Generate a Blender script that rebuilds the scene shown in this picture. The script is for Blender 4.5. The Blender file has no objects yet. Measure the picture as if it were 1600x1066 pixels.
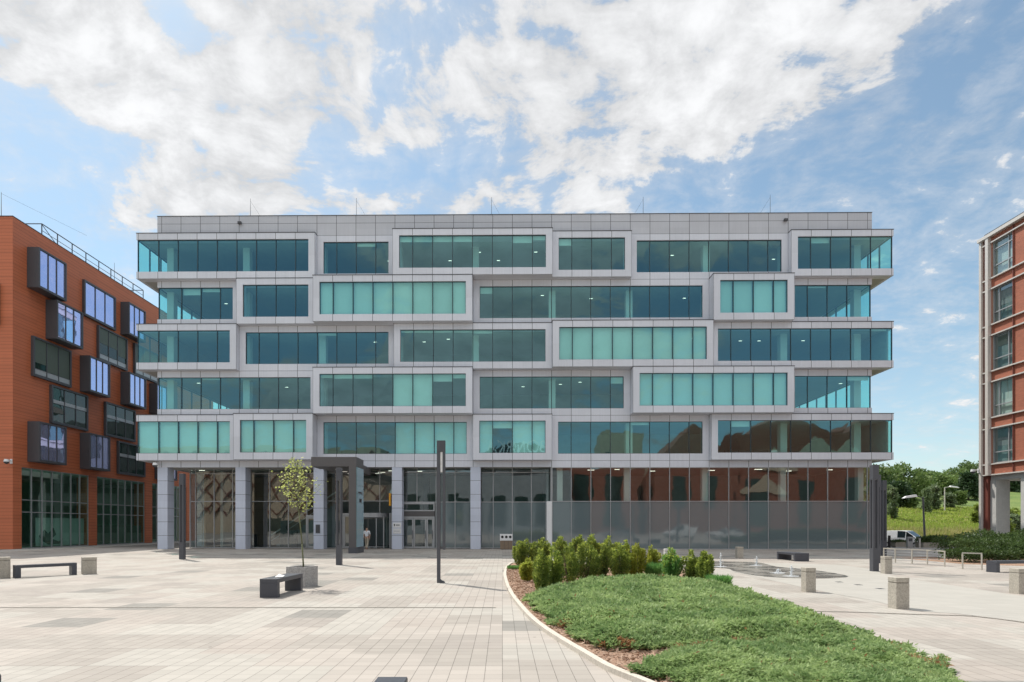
import bpy, math, random
import numpy as np
from mathutils import Vector, Matrix
random.seed(7); RNG = np.random.default_rng(11)
SC = bpy.context.scene
COL = SC.collection
R = math.radians
# ------------------------------------------------------------------ camera model (photo pixels 1600x1066)
F, CX, CY, CH = 912.0, 785.0, 822.0, 1.85
def at(px, py, Y): return ((px-CX)*Y/F, Y, CH+(CY-py)*Y/F)
def gr(px, py):
    Y = F*CH/(py-CY); return ((px-CX)*Y/F, Y)
# ------------------------------------------------------------------ materials
def nd(nt, t, **kw):
    n = nt.nodes.new(t)
    for k, v in kw.items():
        if k in ('loc',): continue
        setattr(n, k, v)
    return n
def mth(nt, op, a, b=None, c=None, clamp=False):
    n = nt.nodes.new('ShaderNodeMath'); n.operation = op; n.use_clamp = clamp
    for i, v in enumerate((a, b, c)):
        if v is None: continue
        if isinstance(v, (int, float)): n.inputs[i].default_value = v
        else: nt.links.new(v, n.inputs[i])
    return n.outputs[0]
def mixc(nt, f, a, b, bt='MIX'):
    n = nt.nodes.new('ShaderNodeMix'); n.data_type = 'RGBA'; n.blend_type = bt
    for i, v in ((0, f), (6, a), (7, b)):
        if isinstance(v, (int, float)): n.inputs[i].default_value = v
        elif isinstance(v, tuple): n.inputs[i].default_value = (*v[:3], 1)
        else: nt.links.new(v, n.inputs[i])
    return n.outputs[2]
def noise(nt, vec, scale, detail=3, rough=.55, dist=0):
    n = nt.nodes.new('ShaderNodeTexNoise'); n.inputs['Scale'].default_value = scale
    n.inputs['Detail'].default_value = detail; n.inputs['Roughness'].default_value = rough
    n.inputs['Distortion'].default_value = dist
    if vec is not None: nt.links.new(vec, n.inputs['Vector'])
    return n.outputs[0]
def ramp(nt, f, lo, hi):
    n = nt.nodes.new('ShaderNodeMapRange'); n.interpolation_type = 'SMOOTHSTEP'
    n.inputs[1].default_value = lo; n.inputs[2].default_value = hi
    nt.links.new(f, n.inputs[0]); return n.outputs[0]
def base(name):
    m = bpy.data.materials.new(name); m.use_nodes = True
    nt = m.node_tree; b = nt.nodes['Principled BSDF']
    return m, nt, b
def coords(nt, kind='Object'):
    return nt.nodes.new('ShaderNodeTexCoord').outputs[kind]
def bump(nt, h, b, strength=.3, dist=.01):
    n = nt.nodes.new('ShaderNodeBump'); n.inputs['Strength'].default_value = strength
    n.inputs['Distance'].default_value = dist
    nt.links.new(h, n.inputs['Height']); nt.links.new(n.outputs[0], b.inputs['Normal'])
def M(name, col, rough=.5, metal=0, var=.12, scale=6, bmp=0, spec=.5):
    m, nt, b = base(name); co = coords(nt)
    n1 = noise(nt, co, scale, 4); n2 = noise(nt, co, scale*7, 2)
    f = mth(nt, 'ADD', mth(nt, 'MULTIPLY', n1, .65), mth(nt, 'MULTIPLY', n2, .35))
    k = mth(nt, 'MULTIPLY_ADD', mth(nt, 'SUBTRACT', f, .5), 2*var/.3*.5, 1.0)
    c = mixc(nt, 1.0, tuple(col), (1, 1, 1), 'MULTIPLY')
    cc = nt.nodes.new('ShaderNodeVectorMath'); cc.operation = 'SCALE'
    cc.inputs[0].default_value = col; nt.links.new(k, cc.inputs[3])
    nt.links.new(cc.outputs[0], b.inputs['Base Color'])
    nt.nodes.remove(c.node)
    b.inputs['Roughness'].default_value = rough; b.inputs['Metallic'].default_value = metal
    b.inputs['Specular IOR Level'].default_value = spec
    if bmp: bump(nt, n2, b, bmp, .01)
    return m
def sep(nt, v):
    s = nt.nodes.new('ShaderNodeSeparateXYZ'); nt.links.new(v, s.inputs[0]); return s.outputs
def comb(nt, x, y, z):
    c = nt.nodes.new('ShaderNodeCombineXYZ')
    for i, v in enumerate((x, y, z)):
        if isinstance(v, (int, float)): c.inputs[i].default_value = v
        else: nt.links.new(v, c.inputs[i])
    return c.outputs[0]
def wnoise(nt, v):
    n = nt.nodes.new('ShaderNodeTexWhiteNoise'); n.noise_dimensions = '3D'; nt.links.new(v, n.inputs['Vector'])
    return n.outputs['Value']
def line(nt, x, period, w, off=0.0):
    """1 on a joint line repeating every `period`, else 0"""
    t = mth(nt, 'FRACT', mth(nt, 'ADD', mth(nt, 'DIVIDE', mth(nt, 'SUBTRACT', x, off), period), .5))
    d = mth(nt, 'MULTIPLY', mth(nt, 'ABSOLUTE', mth(nt, 'SUBTRACT', t, .5)), period)
    return mth(nt, 'LESS_THAN', d, w/2)
def scaled(nt, col, k):
    n = nt.nodes.new('ShaderNodeVectorMath'); n.operation = 'SCALE'
    if isinstance(col, tuple): n.inputs[0].default_value = col
    else: nt.links.new(col, n.inputs[0])
    if isinstance(k, (int, float)): n.inputs[3].default_value = k
    else: nt.links.new(k, n.inputs[3])
    return n.outputs[0]

MOD = 1.5523
ROWZ = [7.02+3.58*i for i in range(6)]     # storey bottoms, first upper storey first
def mat_cladding(name, col, zper, zoff, rough=.42, xper=MOD, spec=.5):
    m, nt, b = base(name); co = coords(nt); x, y, z = sep(nt, co)
    lx = line(nt, x, xper, .04) if xper else None
    lz = line(nt, z, zper, .03, zoff)
    nrm = sep(nt, nt.nodes.new('ShaderNodeNewGeometry').outputs['Normal'])
    ny = mth(nt, 'GREATER_THAN', mth(nt, 'ABSOLUTE', nrm[0]), .6)
    if lx is not None:
        lx = mth(nt, 'MULTIPLY', lx, mth(nt, 'SUBTRACT', 1.0, ny))
        l = mth(nt, 'MAXIMUM', lx, lz)
    else: l = lz
    nz = mth(nt, 'GREATER_THAN', mth(nt, 'ABSOLUTE', nrm[2]), .6)
    cell = comb(nt, mth(nt, 'FLOOR', mth(nt, 'DIVIDE', x, xper or 3)), mth(nt, 'FLOOR', mth(nt, 'DIVIDE', y, 2.0)),
                mth(nt, 'FLOOR', mth(nt, 'DIVIDE', mth(nt, 'SUBTRACT', z, zoff), zper/2)))
    w = wnoise(nt, cell)
    big = noise(nt, co, .6, 4); str_ = nt.nodes.new('ShaderNodeMapping')
    str_.inputs['Scale'].default_value = (9, 9, .5); nt.links.new(co, str_.inputs[0])
    st = noise(nt, str_.outputs[0], 1.0, 4)
    k = mth(nt, 'ADD', mth(nt, 'MULTIPLY_ADD', w, .09, .82), mth(nt, 'MULTIPLY', mth(nt, 'ADD', mth(nt, 'MULTIPLY', big, .6), mth(nt, 'MULTIPLY', st, .6)), .28))
    k = mth(nt, 'MULTIPLY', k, mth(nt, 'SUBTRACT', 1.0, mth(nt, 'MULTIPLY', mth(nt, 'MULTIPLY', l, .76), mth(nt, 'SUBTRACT', 1.0, nz))))
    nt.links.new(scaled(nt, tuple(col), k), b.inputs['Base Color'])
    b.inputs['Roughness'].default_value = rough; b.inputs['Specular IOR Level'].default_value = spec
    return m

def mat_glass(name, tint, ior=1.9, wob=.06, refl=(.92, .97, 1.0), extra=0.0):
    """clear tinted pane: see-through with a mirror-like reflection that wobbles a little"""
    m = bpy.data.materials.new(name); m.use_nodes = True; nt = m.node_tree; nt.nodes.clear()
    out = nt.nodes.new('ShaderNodeOutputMaterial')
    tr = nt.nodes.new('ShaderNodeBsdfTransparent'); tr.inputs[0].default_value = (*tint, 1)
    gl = nt.nodes.new('ShaderNodeBsdfGlossy'); gl.inputs['Roughness'].default_value = .015
    gl.inputs[0].default_value = (*refl, 1)
    ge = nt.nodes.new('ShaderNodeNewGeometry'); dt = nt.nodes.new('ShaderNodeVectorMath'); dt.operation = 'DOT_PRODUCT'
    nt.links.new(ge.outputs['Incoming'], dt.inputs[0]); nt.links.new(ge.outputs['Normal'], dt.inputs[1])
    f0 = ((ior-1)/(ior+1))**2     # Schlick, the same from both sides of the pane
    fres = mth(nt, 'MULTIPLY_ADD', mth(nt, 'POWER', mth(nt, 'SUBTRACT', 1.0, mth(nt, 'ABSOLUTE', dt.outputs['Value']), clamp=True), 5.0), 1-f0, f0)
    co = coords(nt); h = noise(nt, co, .55, 2, .5)
    bp = nt.nodes.new('ShaderNodeBump'); bp.inputs['Strength'].default_value = wob; bp.inputs['Distance'].default_value = .25
    nt.links.new(h, bp.inputs['Height']); nt.links.new(bp.outputs[0], gl.inputs['Normal'])
    mx = nt.nodes.new('ShaderNodeMixShader')
    f = mth(nt, 'ADD', fres, extra, clamp=True)
    nt.links.new(f, mx.inputs[0]); nt.links.new(tr.outputs[0], mx.inputs[1]); nt.links.new(gl.outputs[0], mx.inputs[2])
    nt.links.new(mx.outputs[0], out.inputs[0])
    return m
def mat_mirrorglass(name, col, spec=.9, rough=.03, wob=.05):
    """opaque dark pane with a strong reflection"""
    m, nt, b = base(name); co = coords(nt)
    b.inputs['Base Color'].default_value = (*col, 1); b.inputs['Roughness'].default_value = rough
    b.inputs['IOR'].default_value = 1.5 + spec
    bump(nt, noise(nt, co, .6, 2), b, wob, .25)
    return m
def mat_leaf(name, c1, c2, trans=.35, rough=.55, scale=1.2):
    m, nt, b = base(name); co = coords(nt)
    oi = nt.nodes.new('ShaderNodeObjectInfo')
    n = noise(nt, co, scale, 3); n2 = noise(nt, co, scale*9, 2)
    f = mth(nt, 'ADD', mth(nt, 'MULTIPLY', n, .5), mth(nt, 'MULTIPLY', n2, .5))
    c = mixc(nt, ramp(nt, f, .32, .68), tuple(c1), tuple(c2))
    c = scaled(nt, c, mth(nt, 'MULTIPLY_ADD', oi.outputs['Random'], .35, .82))
    nt.links.new(c, b.inputs['Base Color']); b.inputs['Roughness'].default_value = rough
    b.inputs['Specular IOR Level'].default_value = .35
    t = nt.nodes.new('ShaderNodeBsdfTranslucent'); nt.links.new(scaled(nt, c, 1.3), t.inputs[0])
    mx = nt.nodes.new('ShaderNodeMixShader'); mx.inputs[0].default_value = trans
    nt.links.new(b.outputs[0], mx.inputs[1]); nt.links.new(t.outputs[0], mx.inputs[2])
    nt.links.new(mx.outputs[0], nt.nodes['Material Output'].inputs[0])
    return m
def mat_emit(name, col, s):
    m, nt, b = base(name); b.inputs['Base Color'].default_value = (*col, 1)
    b.inputs['Emission Color'].default_value = (*col, 1); b.inputs['Emission Strength'].default_value = s
    return m

def mat_paving():
    m, nt, b = base('paving_stone'); co = coords(nt); x, y, z = sep(nt, co)
    W = .22
    # big patches: five pavers wide, rows of random length
    pw = W*5
    col = mth(nt, 'FLOOR', mth(nt, 'DIVIDE', x, pw))
    sh = wnoise(nt, comb(nt, col, 3.0, 1.0))
    row = mth(nt, 'FLOOR', mth(nt, 'ADD', mth(nt, 'DIVIDE', y, W*5), mth(nt, 'MULTIPLY', mth(nt, 'FLOOR', mth(nt, 'MULTIPLY', sh, 3)), .3333)))
    t = wnoise(nt, comb(nt, col, row, 5.0))
    t2 = wnoise(nt, comb(nt, row, col, 9.0))
    p1 = wnoise(nt, comb(nt, mth(nt, 'FLOOR', mth(nt, 'DIVIDE', x, W)), mth(nt, 'FLOOR', mth(nt, 'DIVIDE', y, W)), 2.0))
    light, mid, dark = (.41, .383, .342), (.35, .318, .282), (.26, .246, .222)
    c = mixc(nt, mth(nt, 'GREATER_THAN', t, .45), light, mid)
    c = mixc(nt, mth(nt, 'GREATER_THAN', t, .90), c, dark)
    c = mixc(nt, mth(nt, 'MULTIPLY', mth(nt, 'GREATER_THAN', t2, .6), .8), c, scaled(nt, c, 1.0)); c = mixc(nt, mth(nt, 'MULTIPLY', mth(nt, 'GREATER_THAN', t2, .62), .55), c, (.385, .338, .30))
    g = noise(nt, co, 130, 2); big = noise(nt, co, .35, 4); mid_n = noise(nt, co, 3, 4)
    k = mth(nt, 'ADD', mth(nt, 'MULTIPLY_ADD', p1, .12, .775), mth(nt, 'MULTIPLY', mth(nt, 'ADD', mth(nt, 'ADD', mth(nt, 'MULTIPLY', g, .5), mth(nt, 'MULTIPLY', big, .35)), mth(nt, 'MULTIPLY', mid_n, .25)), .30))
    k = mth(nt, 'ADD', k, mth(nt, 'MULTIPLY', t2, .05))
    jx = line(nt, x, W, .009); jy = line(nt, y, W, .007); jyb = line(nt, y, W*5, .011)
    wob = noise(nt, co, 12, 2)
    l = mth(nt, 'MAXIMUM', mth(nt, 'MULTIPLY', jx, .55), mth(nt, 'MAXIMUM', mth(nt, 'MULTIPLY', jy, .40), mth(nt, 'MULTIPLY', jyb, .70)))
    l = mth(nt, 'MULTIPLY', l, mth(nt, 'MULTIPLY_ADD', wob, 1.0, .45), clamp=True)
    k = mth(nt, 'MULTIPLY', k, mth(nt, 'SUBTRACT', 1.0, l))
    # old stains, gum spots and specks of dirt
    vo = nt.nodes.new('ShaderNodeTexVoronoi'); vo.inputs['Scale'].default_value = 1.6; nt.links.new(co, vo.inputs['Vector'])
    vs_ = sep(nt, vo.outputs['Color'])[0]
    gum = mth(nt, 'LESS_THAN', vo.outputs['Distance'], mth(nt, 'MULTIPLY', mth(nt, 'MAXIMUM', mth(nt, 'SUBTRACT', vs_, .45), 0.0), .11))
    k = mth(nt, 'MULTIPLY', k, mth(nt, 'SUBTRACT', 1.0, mth(nt, 'MULTIPLY', gum, .42)))
    s = ramp(nt, noise(nt, co, 1.7, 5, .65), .66, .78)
    k = mth(nt, 'MULTIPLY', k, mth(nt, 'SUBTRACT', 1.0, mth(nt, 'MULTIPLY', s, .24)))
    nt.links.new(scaled(nt, c, k), b.inputs['Base Color'])
    b.inputs['Roughness'].default_value = .75; b.inputs['Specular IOR Level'].default_value = .25
    bump(nt, mth(nt, 'SUBTRACT', g, mth(nt, 'MULTIPLY', l, 1.5)), b, .25, .004)
    return m
def mat_granite(name, col, slab=.6, wet=False):
    m, nt, b = base(name); co = coords(nt); x, y, z = sep(nt, co)
    g = noise(nt, co, 90, 2); big = noise(nt, co, .7, 4)
    p = wnoise(nt, comb(nt, mth(nt, 'FLOOR', mth(nt, 'DIVIDE', x, slab)), mth(nt, 'FLOOR', mth(nt, 'DIVIDE', y, slab/2)), 2.0))
    l = mth(nt, 'MAXIMUM', line(nt, x, slab, .008), line(nt, y, slab/2, .008))
    k = mth(nt, 'ADD', mth(nt, 'MULTIPLY_ADD', p, .06, .82), mth(nt, 'MULTIPLY', mth(nt, 'ADD', mth(nt, 'MULTIPLY', g, .5), mth(nt, 'MULTIPLY', big, .5)), .3))
    k = mth(nt, 'MULTIPLY', k, mth(nt, 'SUBTRACT', 1.0, mth(nt, 'MULTIPLY', l, .3)))
    nt.links.new(scaled(nt, tuple(col), k), b.inputs['Base Color'])
    if wet:
        nt.links.new(mth(nt, 'MULTIPLY_ADD', ramp(nt, noise(nt, co, 1.1, 3), .42, .6), .45, .08), b.inputs['Roughness'])
    else: b.inputs['Roughness'].default_value = .7
    b.inputs['Specular IOR Level'].default_value = .5 if wet else .25
    return m
def mat_concrete(name, col, speck=.35, groove=None):
    m, nt, b = base(name); co = coords(nt)
    v = nt.nodes.new('ShaderNodeTexVoronoi'); v.inputs['Scale'].default_value = 55; nt.links.new(co, v.inputs['Vector'])
    big = noise(nt, co, 3, 5, .6)
    mp = nt.nodes.new('ShaderNodeMapping'); mp.inputs['Scale'].default_value = (14, 14, 1.2); nt.links.new(co, mp.inputs[0])
    st = noise(nt, mp.outputs[0], 1, 4)
    sp = sep(nt, v.outputs['Color'])[0]
    k = mth(nt, 'ADD', mth(nt, 'MULTIPLY_ADD', mth(nt, 'SUBTRACT', sp, .5), speck, .72), mth(nt, 'MULTIPLY', mth(nt, 'ADD', big, st), .28))
    nt.links.new(scaled(nt, tuple(col), k), b.inputs['Base Color'])
    b.inputs['Roughness'].default_value = .85; b.inputs['Specular IOR Level'].default_value = .2
    bump(nt, sp, b, .2, .004)
    return m
def mat_terracotta():
    m, nt, b = base('terracotta_plank'); co = coords(nt); x, y, z = sep(nt, co)
    l = line(nt, z, .27, .022); lv = line(nt, mth(nt, 'ADD', x, y), 2.4, .012)
    w = wnoise(nt, comb(nt, mth(nt, 'FLOOR', mth(nt, 'DIVIDE', mth(nt, 'ADD', x, y), 2.4)), 1.0, mth(nt, 'FLOOR', mth(nt, 'ADD', mth(nt, 'DIVIDE', z, .27), .5))))
    big = noise(nt, co, .35, 4); fine = noise(nt, co, 9, 3)
    k = mth(nt, 'ADD', mth(nt, 'MULTIPLY_ADD', w, .13, .80), mth(nt, 'MULTIPLY', mth(nt, 'ADD', big, fine), .13))
    k = mth(nt, 'MULTIPLY', k, mth(nt, 'SUBTRACT', 1.0, mth(nt, 'MULTIPLY', mth(nt, 'MAXIMUM', l, mth(nt, 'MULTIPLY', lv, .5)), .5)))
    nt.links.new(scaled(nt, (.54, .155, .068), k), b.inputs['Base Color'])
    b.inputs['Roughness'].default_value = .6
    return m
def mat_brick(name, c1, c2, mortar):
    m, nt, b = base(name); co = coords(nt); x, y, z = sep(nt, co)
    bt = nt.nodes.new('ShaderNodeTexBrick'); bt.inputs['Scale'].default_value = 1.0
    bt.inputs['Brick Width'].default_value = .25; bt.inputs['Row Height'].default_value = .075; bt.inputs['Mortar Size'].default_value = .007
    bt.inputs['Color1'].default_value = (*c1, 1); bt.inputs['Color2'].default_value = (*c2, 1); bt.inputs['Mortar'].default_value = (*mortar, 1)
    nt.links.new(comb(nt, mth(nt, 'ADD', x, y), z, 0.0), bt.inputs['Vector'])
    big = noise(nt, co, .8, 4)
    nt.links.new(scaled(nt, bt.outputs[0], mth(nt, 'MULTIPLY_ADD', big, .4, .8)), b.inputs['Base Color'])
    b.inputs['Roughness'].default_value = .8
    return m
def mat_ground(name, cols, scale, rough=.9, bmp=.4):
    m, nt, b = base(name); co = coords(nt)
    f = noise(nt, co, scale, 6, .65); f2 = noise(nt, co, scale*14, 4, .7)
    c = mixc(nt, ramp(nt, f, .35, .65), tuple(cols[0]), tuple(cols[1]))
    c = mixc(nt, ramp(nt, f2, .45, .75), c, tuple(cols[2]))
    nt.links.new(c, b.inputs['Base Color']); b.inputs['Roughness'].default_value = rough
    b.inputs['Specular IOR Level'].default_value = .15
    bump(nt, f2, b, bmp, .03)
    return m

MT = {}
MT['clad'] = mat_cladding('aluminium_panel', (.655, .668, .72), 3.58, ROWZ[0], rough=.5, spec=.3)
MT['parapet'] = mat_cladding('parapet_panel', (.52, .525, .56), .98, 25.9, rough=.5, spec=.3)
MT['soffit'] = M('soffit_panel', (.47, .455, .43), .6, 0, .06, 2)
MT['colclad'] = mat_cladding('column_panel', (.56, .595, .69), 1.09, 0.0, xper=None, spec=.3)
MT['cap'] = M('dark_coping', (.07, .07, .075), .5)
MT['mull'] = M('dark_mullion', (.025, .045, .055), .4)
MT['alu'] = M('aluminium_profile', (.42, .43, .44), .4, .3)
MT['steel'] = M('anthracite_steel', (.085, .088, .10), .42, 0, .12, 3, spec=.35)
MT['bench'] = M('painted_bench_steel', (.062, .066, .080), .42, 0, .14, 5, .05)
MT['portal'] = M('grey_bronze_panel', (.105, .098, .098), .5, 0, .05, 2)
MT['glass'] = mat_glass('teal_glass', (.63, .96, .91), 1.80, .012, refl=(.52,.92,1.0), extra=.125)
MT['gglass'] = mat_glass('clear_ground_glass', (.72, .83, .80), 1.85, .015, extra=.09)
MT['frost'] = mat_mirrorglass('film_covered_glass', (.14, .18, .19), .5, .05, .015)
MT['blind'] = M('roller_blind', (.90, .92, .89), .8, 0, .05, .8)
m_ = MT['blind']; nt_ = m_.node_tree; b_ = nt_.nodes['Principled BSDF']; src = b_.inputs['Base Color'].links[0].from_socket
oi_ = nt_.nodes.new('ShaderNodeObjectInfo'); nt_.links.new(scaled(nt_, src, mth(nt_, 'MULTIPLY_ADD', oi_.outputs['Random'], .20, .82)), b_.inputs['Base Color'])
MT['inwall'] = M('interior_wall', (.30, .33, .34), .8, 0, .25, .4)
MT['ceil'] = M('interior_ceiling', (.50, .52, .52), .8, 0, .08, 1)
MT['carpet'] = M('interior_carpet', (.06, .07, .08), .9)
MT['incol'] = M('interior_column_paint', (.72, .72, .70), .7, 0, .05, 1)
MT['lamp'] = mat_emit('ceiling_lamp_glow', (1, .93, .8), 1.6)
MT['lobby'] = M('lobby_stone_wall', (.36, .27, .20), .5, 0, .15, .8)
MT['lobbyfloor'] = M('lobby_floor', (.12, .11, .10), .25)
MT['paving'] = mat_paving()
MT['pale'] = mat_granite('pale_granite', (.415, .395, .355))
MT['wet'] = mat_granite('wet_granite', (.22, .205, .18), .6, True)
MT['kerbstone'] = mat_concrete('kerb_concrete', (.56, .51, .44), .2)
MT['conc'] = mat_concrete('exposed_aggregate', (.42, .385, .33), .42); MT['concdark'] = mat_concrete('groove_concrete', (.20, .185, .16), .3)
MT['concplanter'] = mat_concrete('planter_concrete', (.37, .36, .35), .55)
MT['concpale'] = mat_concrete('pale_concrete', (.55, .54, .52), .2)
MT['terra'] = mat_terracotta()
MT['wbox'] = M('graphite_box_panel', (.075, .078, .088), .45, 0, .06, 1)
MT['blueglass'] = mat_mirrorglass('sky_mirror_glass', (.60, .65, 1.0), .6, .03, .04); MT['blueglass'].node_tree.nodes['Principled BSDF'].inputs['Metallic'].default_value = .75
MT['greenglass'] = mat_mirrorglass('dark_green_glass', (.018, .04, .034), .15, .03, .05)
MT['greenblind'] = M('green_grey_blind', (.085, .11, .085), .5)
MT['shopglass'] = mat_glass('green_shop_glass', (.60, .86, .74), 1.8, .012, refl=(.75,1.0,.88), extra=.06)
MT['shopwall'] = M('dim_shop_wall', (.24, .36, .28), .8, 0, .3, .5)
MT['brick'] = mat_brick('red_brick', (.45, .135, .075), (.37, .11, .06), (.26, .16, .12))
MT['redpanel'] = M('dark_red_panel', (.17, .045, .03), .6)
MT['palemetal'] = M('pale_steel_trim', (.62, .58, .54), .45)
MT['railpaint'] = M('warm_grey_rail', (.46, .43, .37), .45)
MT['white'] = M('white_paint', (.78, .78, .78), .4, 0, .04)
MT['black'] = M('black_rubber', (.015, .015, .016), .6)
MT['mulch'] = mat_ground('bark_mulch', [(.30, .19, .135), (.42, .29, .21), (.17, .10, .07)], 9)
MT['soil'] = mat_ground('soil', [(.05, .04, .028), (.09, .065, .04), (.04, .05, .02)], 5)
MT['earth'] = mat_ground('open_ground', [(.22, .21, .19), (.27, .25, .22), (.19, .18, .16)], .3)
MT['meadow'] = mat_ground('meadow_grass', [(.26, .32, .07), (.38, .39, .11), (.17, .24, .055)], .12)
MT['slope'] = mat_ground('slope_grass', [(.13, .19, .06), (.20, .25, .08), (.09, .14, .04)], .2)
MT['asphalt'] = mat_ground('asphalt_surface', [(.055, .055, .057), (.07, .07, .07), (.04, .04, .04)], 2, .85, .1)
MT['juniper'] = mat_leaf('juniper_needles', (.15, .255, .085), (.43, .54, .235), .42, .6, 1.1)
MT['juniperbrown'] = mat_leaf('dry_juniper_needles', (.25, .12, .06), (.36, .21, .09), .3)
MT['yew'] = mat_leaf('yew_leaves', (.04, .09, .022), (.33, .40, .085), .32, .45, 4)
MT['newgrowth'] = mat_leaf('new_growth_leaves', (.24, .32, .05), (.56, .60, .14), .45, .5, 4)
MT['yewy'] = mat_leaf('golden_yew_leaves', (.13, .18, .03), (.50, .49, .07), .4, .5, 3)
MT['greenfresh'] = mat_leaf('fresh_leaves', (.10, .24, .07), (.20, .36, .10), .4, .5, 3)
MT['treeleaf'] = mat_leaf('tree_leaves', (.085, .15, .045), (.22, .29, .085), .3, .55, .25)
MT['treeleaf2'] = mat_leaf('dark_conifer_leaves', (.035, .07, .03), (.07, .12, .045), .2, .6, .3)
MT['treeleaf3'] = mat_leaf('pale_poplar_leaves', (.13, .18, .09), (.24, .29, .16), .35, .55, .5)
MT['young'] = mat_leaf('young_tree_leaves', (.26, .31, .08), (.50, .53, .19), .5, .5, 4)
MT['hedge'] = mat_leaf('hedge_leaves', (.045, .085, .025), (.11, .165, .045), .3, .5, 2)
MT['tallgrass'] = mat_leaf('tall_grass_blades', (.24, .27, .08), (.46, .40, .19), .4, .7, .25)
MT['vineleaf'] = mat_leaf('field_leaves', (.20, .28, .05), (.34, .39, .09), .4, .6, .4)
MT['bark'] = M('tree_bark', (.12, .09, .065), .9, 0, .3, 12, .3)
MT['youngbark'] = M('young_bark', (.13, .14, .07), .8, 0, .2, 12)
MT['water'] = mat_glass('spray_water', (.95, .97, 1.0), 1.33, .5, extra=.45)
m_, nt_, b_ = base('white_water'); b_.inputs['Base Color'].default_value = (.85,.88,.9,1); b_.inputs['Roughness'].default_value = .4; b_.inputs['Alpha'].default_value = .7; MT['water'] = m_
MT['carwhite'] = M('white_car_paint', (.84, .86, .88), .22, 0, .03, 1)
MT['carred'] = M('dark_red_car_paint', (.06, .012, .016), .2, 0, .03, 1)
MT['carsilver'] = M('silver_car_paint', (.42, .43, .45), .25, .4, .03, 1)
MT['carglass'] = mat_mirrorglass('car_glass', (.012, .02, .022), .3, .03, .01)
MT['tyre'] = MT['black']
MT['skin'] = M('skin', (.48, .29, .21), .55)
MT['shirt'] = M('white_shirt', (.72, .74, .78), .8)
MT['trouser'] = M('beige_trousers', (.40, .35, .27), .8)
MT['hair'] = M('dark_hair', (.03, .022, .018), .6)
MT['yellow'] = M('yellow_sign', (.80, .38, .03), .4)
MT['signwhite'] = M('sign_plate', (.75, .74, .74), .4)
MT['ink'] = M('dark_print', (.03, .03, .035), .5)
MT['tealpanel'] = mat_mirrorglass('teal_glass_panel', (.17, .31, .34), .25, .06, .03)
MT['wood'] = M('brown_slats', (.22, .16, .11), .6, 0, .2, 8)
MT['lattice'] = M('beige_render', (.50, .40, .29), .8)
MT['poster'] = M('window_graphic', (.50, .53, .55), .6, 0, .1, .8)
MT['posterdark'] = M('window_graphic_dark', (.06, .10, .085), .6)
# ------------------------------------------------------------------ geometry helpers
class MB:
    def __init__(s): s.v = []; s.f = []; s.m = []
    def add(s, vs, fs, mi=0):
        o = len(s.v); s.v += [tuple(p) for p in vs]
        for f in fs: s.f.append(tuple(i+o for i in f)); s.m.append(mi)
        return s
    def box(s, x0, x1, y0, y1, z0, z1, mi=0):
        return s.add([(x0,y0,z0),(x1,y0,z0),(x1,y1,z0),(x0,y1,z0),(x0,y0,z1),(x1,y0,z1),(x1,y1,z1),(x0,y1,z1)],
                     [(0,3,2,1),(4,5,6,7),(0,1,5,4),(1,2,6,5),(2,3,7,6),(3,0,4,7)], mi)
    def quad(s, a, b, c, d, mi=0): return s.add([a,b,c,d], [(0,1,2,3)], mi)
    def tube(s, p0, p1, r0, r1=None, n=8, mi=0, cap=True):
        r1 = r0 if r1 is None else r1
        p0, p1 = Vector(p0), Vector(p1); d = (p1-p0).normalized()
        a = d.orthogonal().normalized(); b = d.cross(a)
        vs = []
        for p, r in ((p0, r0), (p1, r1)):
            for i in range(n):
                t = 2*math.pi*i/n; vs.append(p + a*math.cos(t)*r + b*math.sin(t)*r)
        fs = [(i, (i+1) % n, n+(i+1) % n, n+i) for i in range(n)]
        if cap: fs += [tuple(range(n-1, -1, -1)), tuple(range(n, 2*n))]
        return s.add(vs, fs, mi)
    def bar(s, p0, p1, w, h, mi=0):
        """square bar between two points"""
        p0, p1 = Vector(p0), Vector(p1); d = (p1-p0).normalized()
        up = Vector((0,0,1)) if abs(d.z) < .95 else Vector((0,1,0))
        a = d.cross(up).normalized()*w/2; b = a.cross(d).normalized()*h/2
        vs = [p+q for p in (p0, p1) for q in (-a-b, a-b, a+b, -a+b)]
        return s.add(vs, [(0,1,2,3),(7,6,5,4),(0,4,5,1),(1,5,6,2),(2,6,7,3),(3,7,4,0)], mi)
    def prism(s, pts, z0, z1, mi=0, mtop=None):
        n = len(pts)
        s.add([(x,y,z0) for x,y in pts]+[(x,y,z1) for x,y in pts], [(i,(i+1)%n,n+(i+1)%n,n+i) for i in range(n)]+[tuple(range(n-1,-1,-1))], mi)
        s.add([(x,y,z1) for x,y in pts], [tuple(range(n))], mi if mtop is None else mtop)
        return s
    def build(s, name, mats, parent=None, bevel=0, smooth=False):
        me = bpy.data.meshes.new(name); me.from_pydata(s.v, [], s.f); me.update()
        mats = mats if isinstance(mats, (list, tuple)) else [mats]
        for m in mats: me.materials.append(MT[m] if isinstance(m, str) else m)
        if len(mats) > 1: me.polygons.foreach_set('material_index', s.m)
        if smooth: me.polygons.foreach_set('use_smooth', [True]*len(me.polygons))
        o = bpy.data.objects.new(name, me); COL.objects.link(o)
        if parent: o.parent = parent
        if bevel:
            b = o.modifiers.new('edge', 'BEVEL'); b.width = bevel; b.segments = 2; b.limit_method = 'ANGLE'
        return o
def tag(o, label=None, cat=None, group=None, kind=None):
    if label: o['label'] = label
    if cat: o['category'] = cat
    if group: o['group'] = group
    if kind: o['kind'] = kind
    return o
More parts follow.
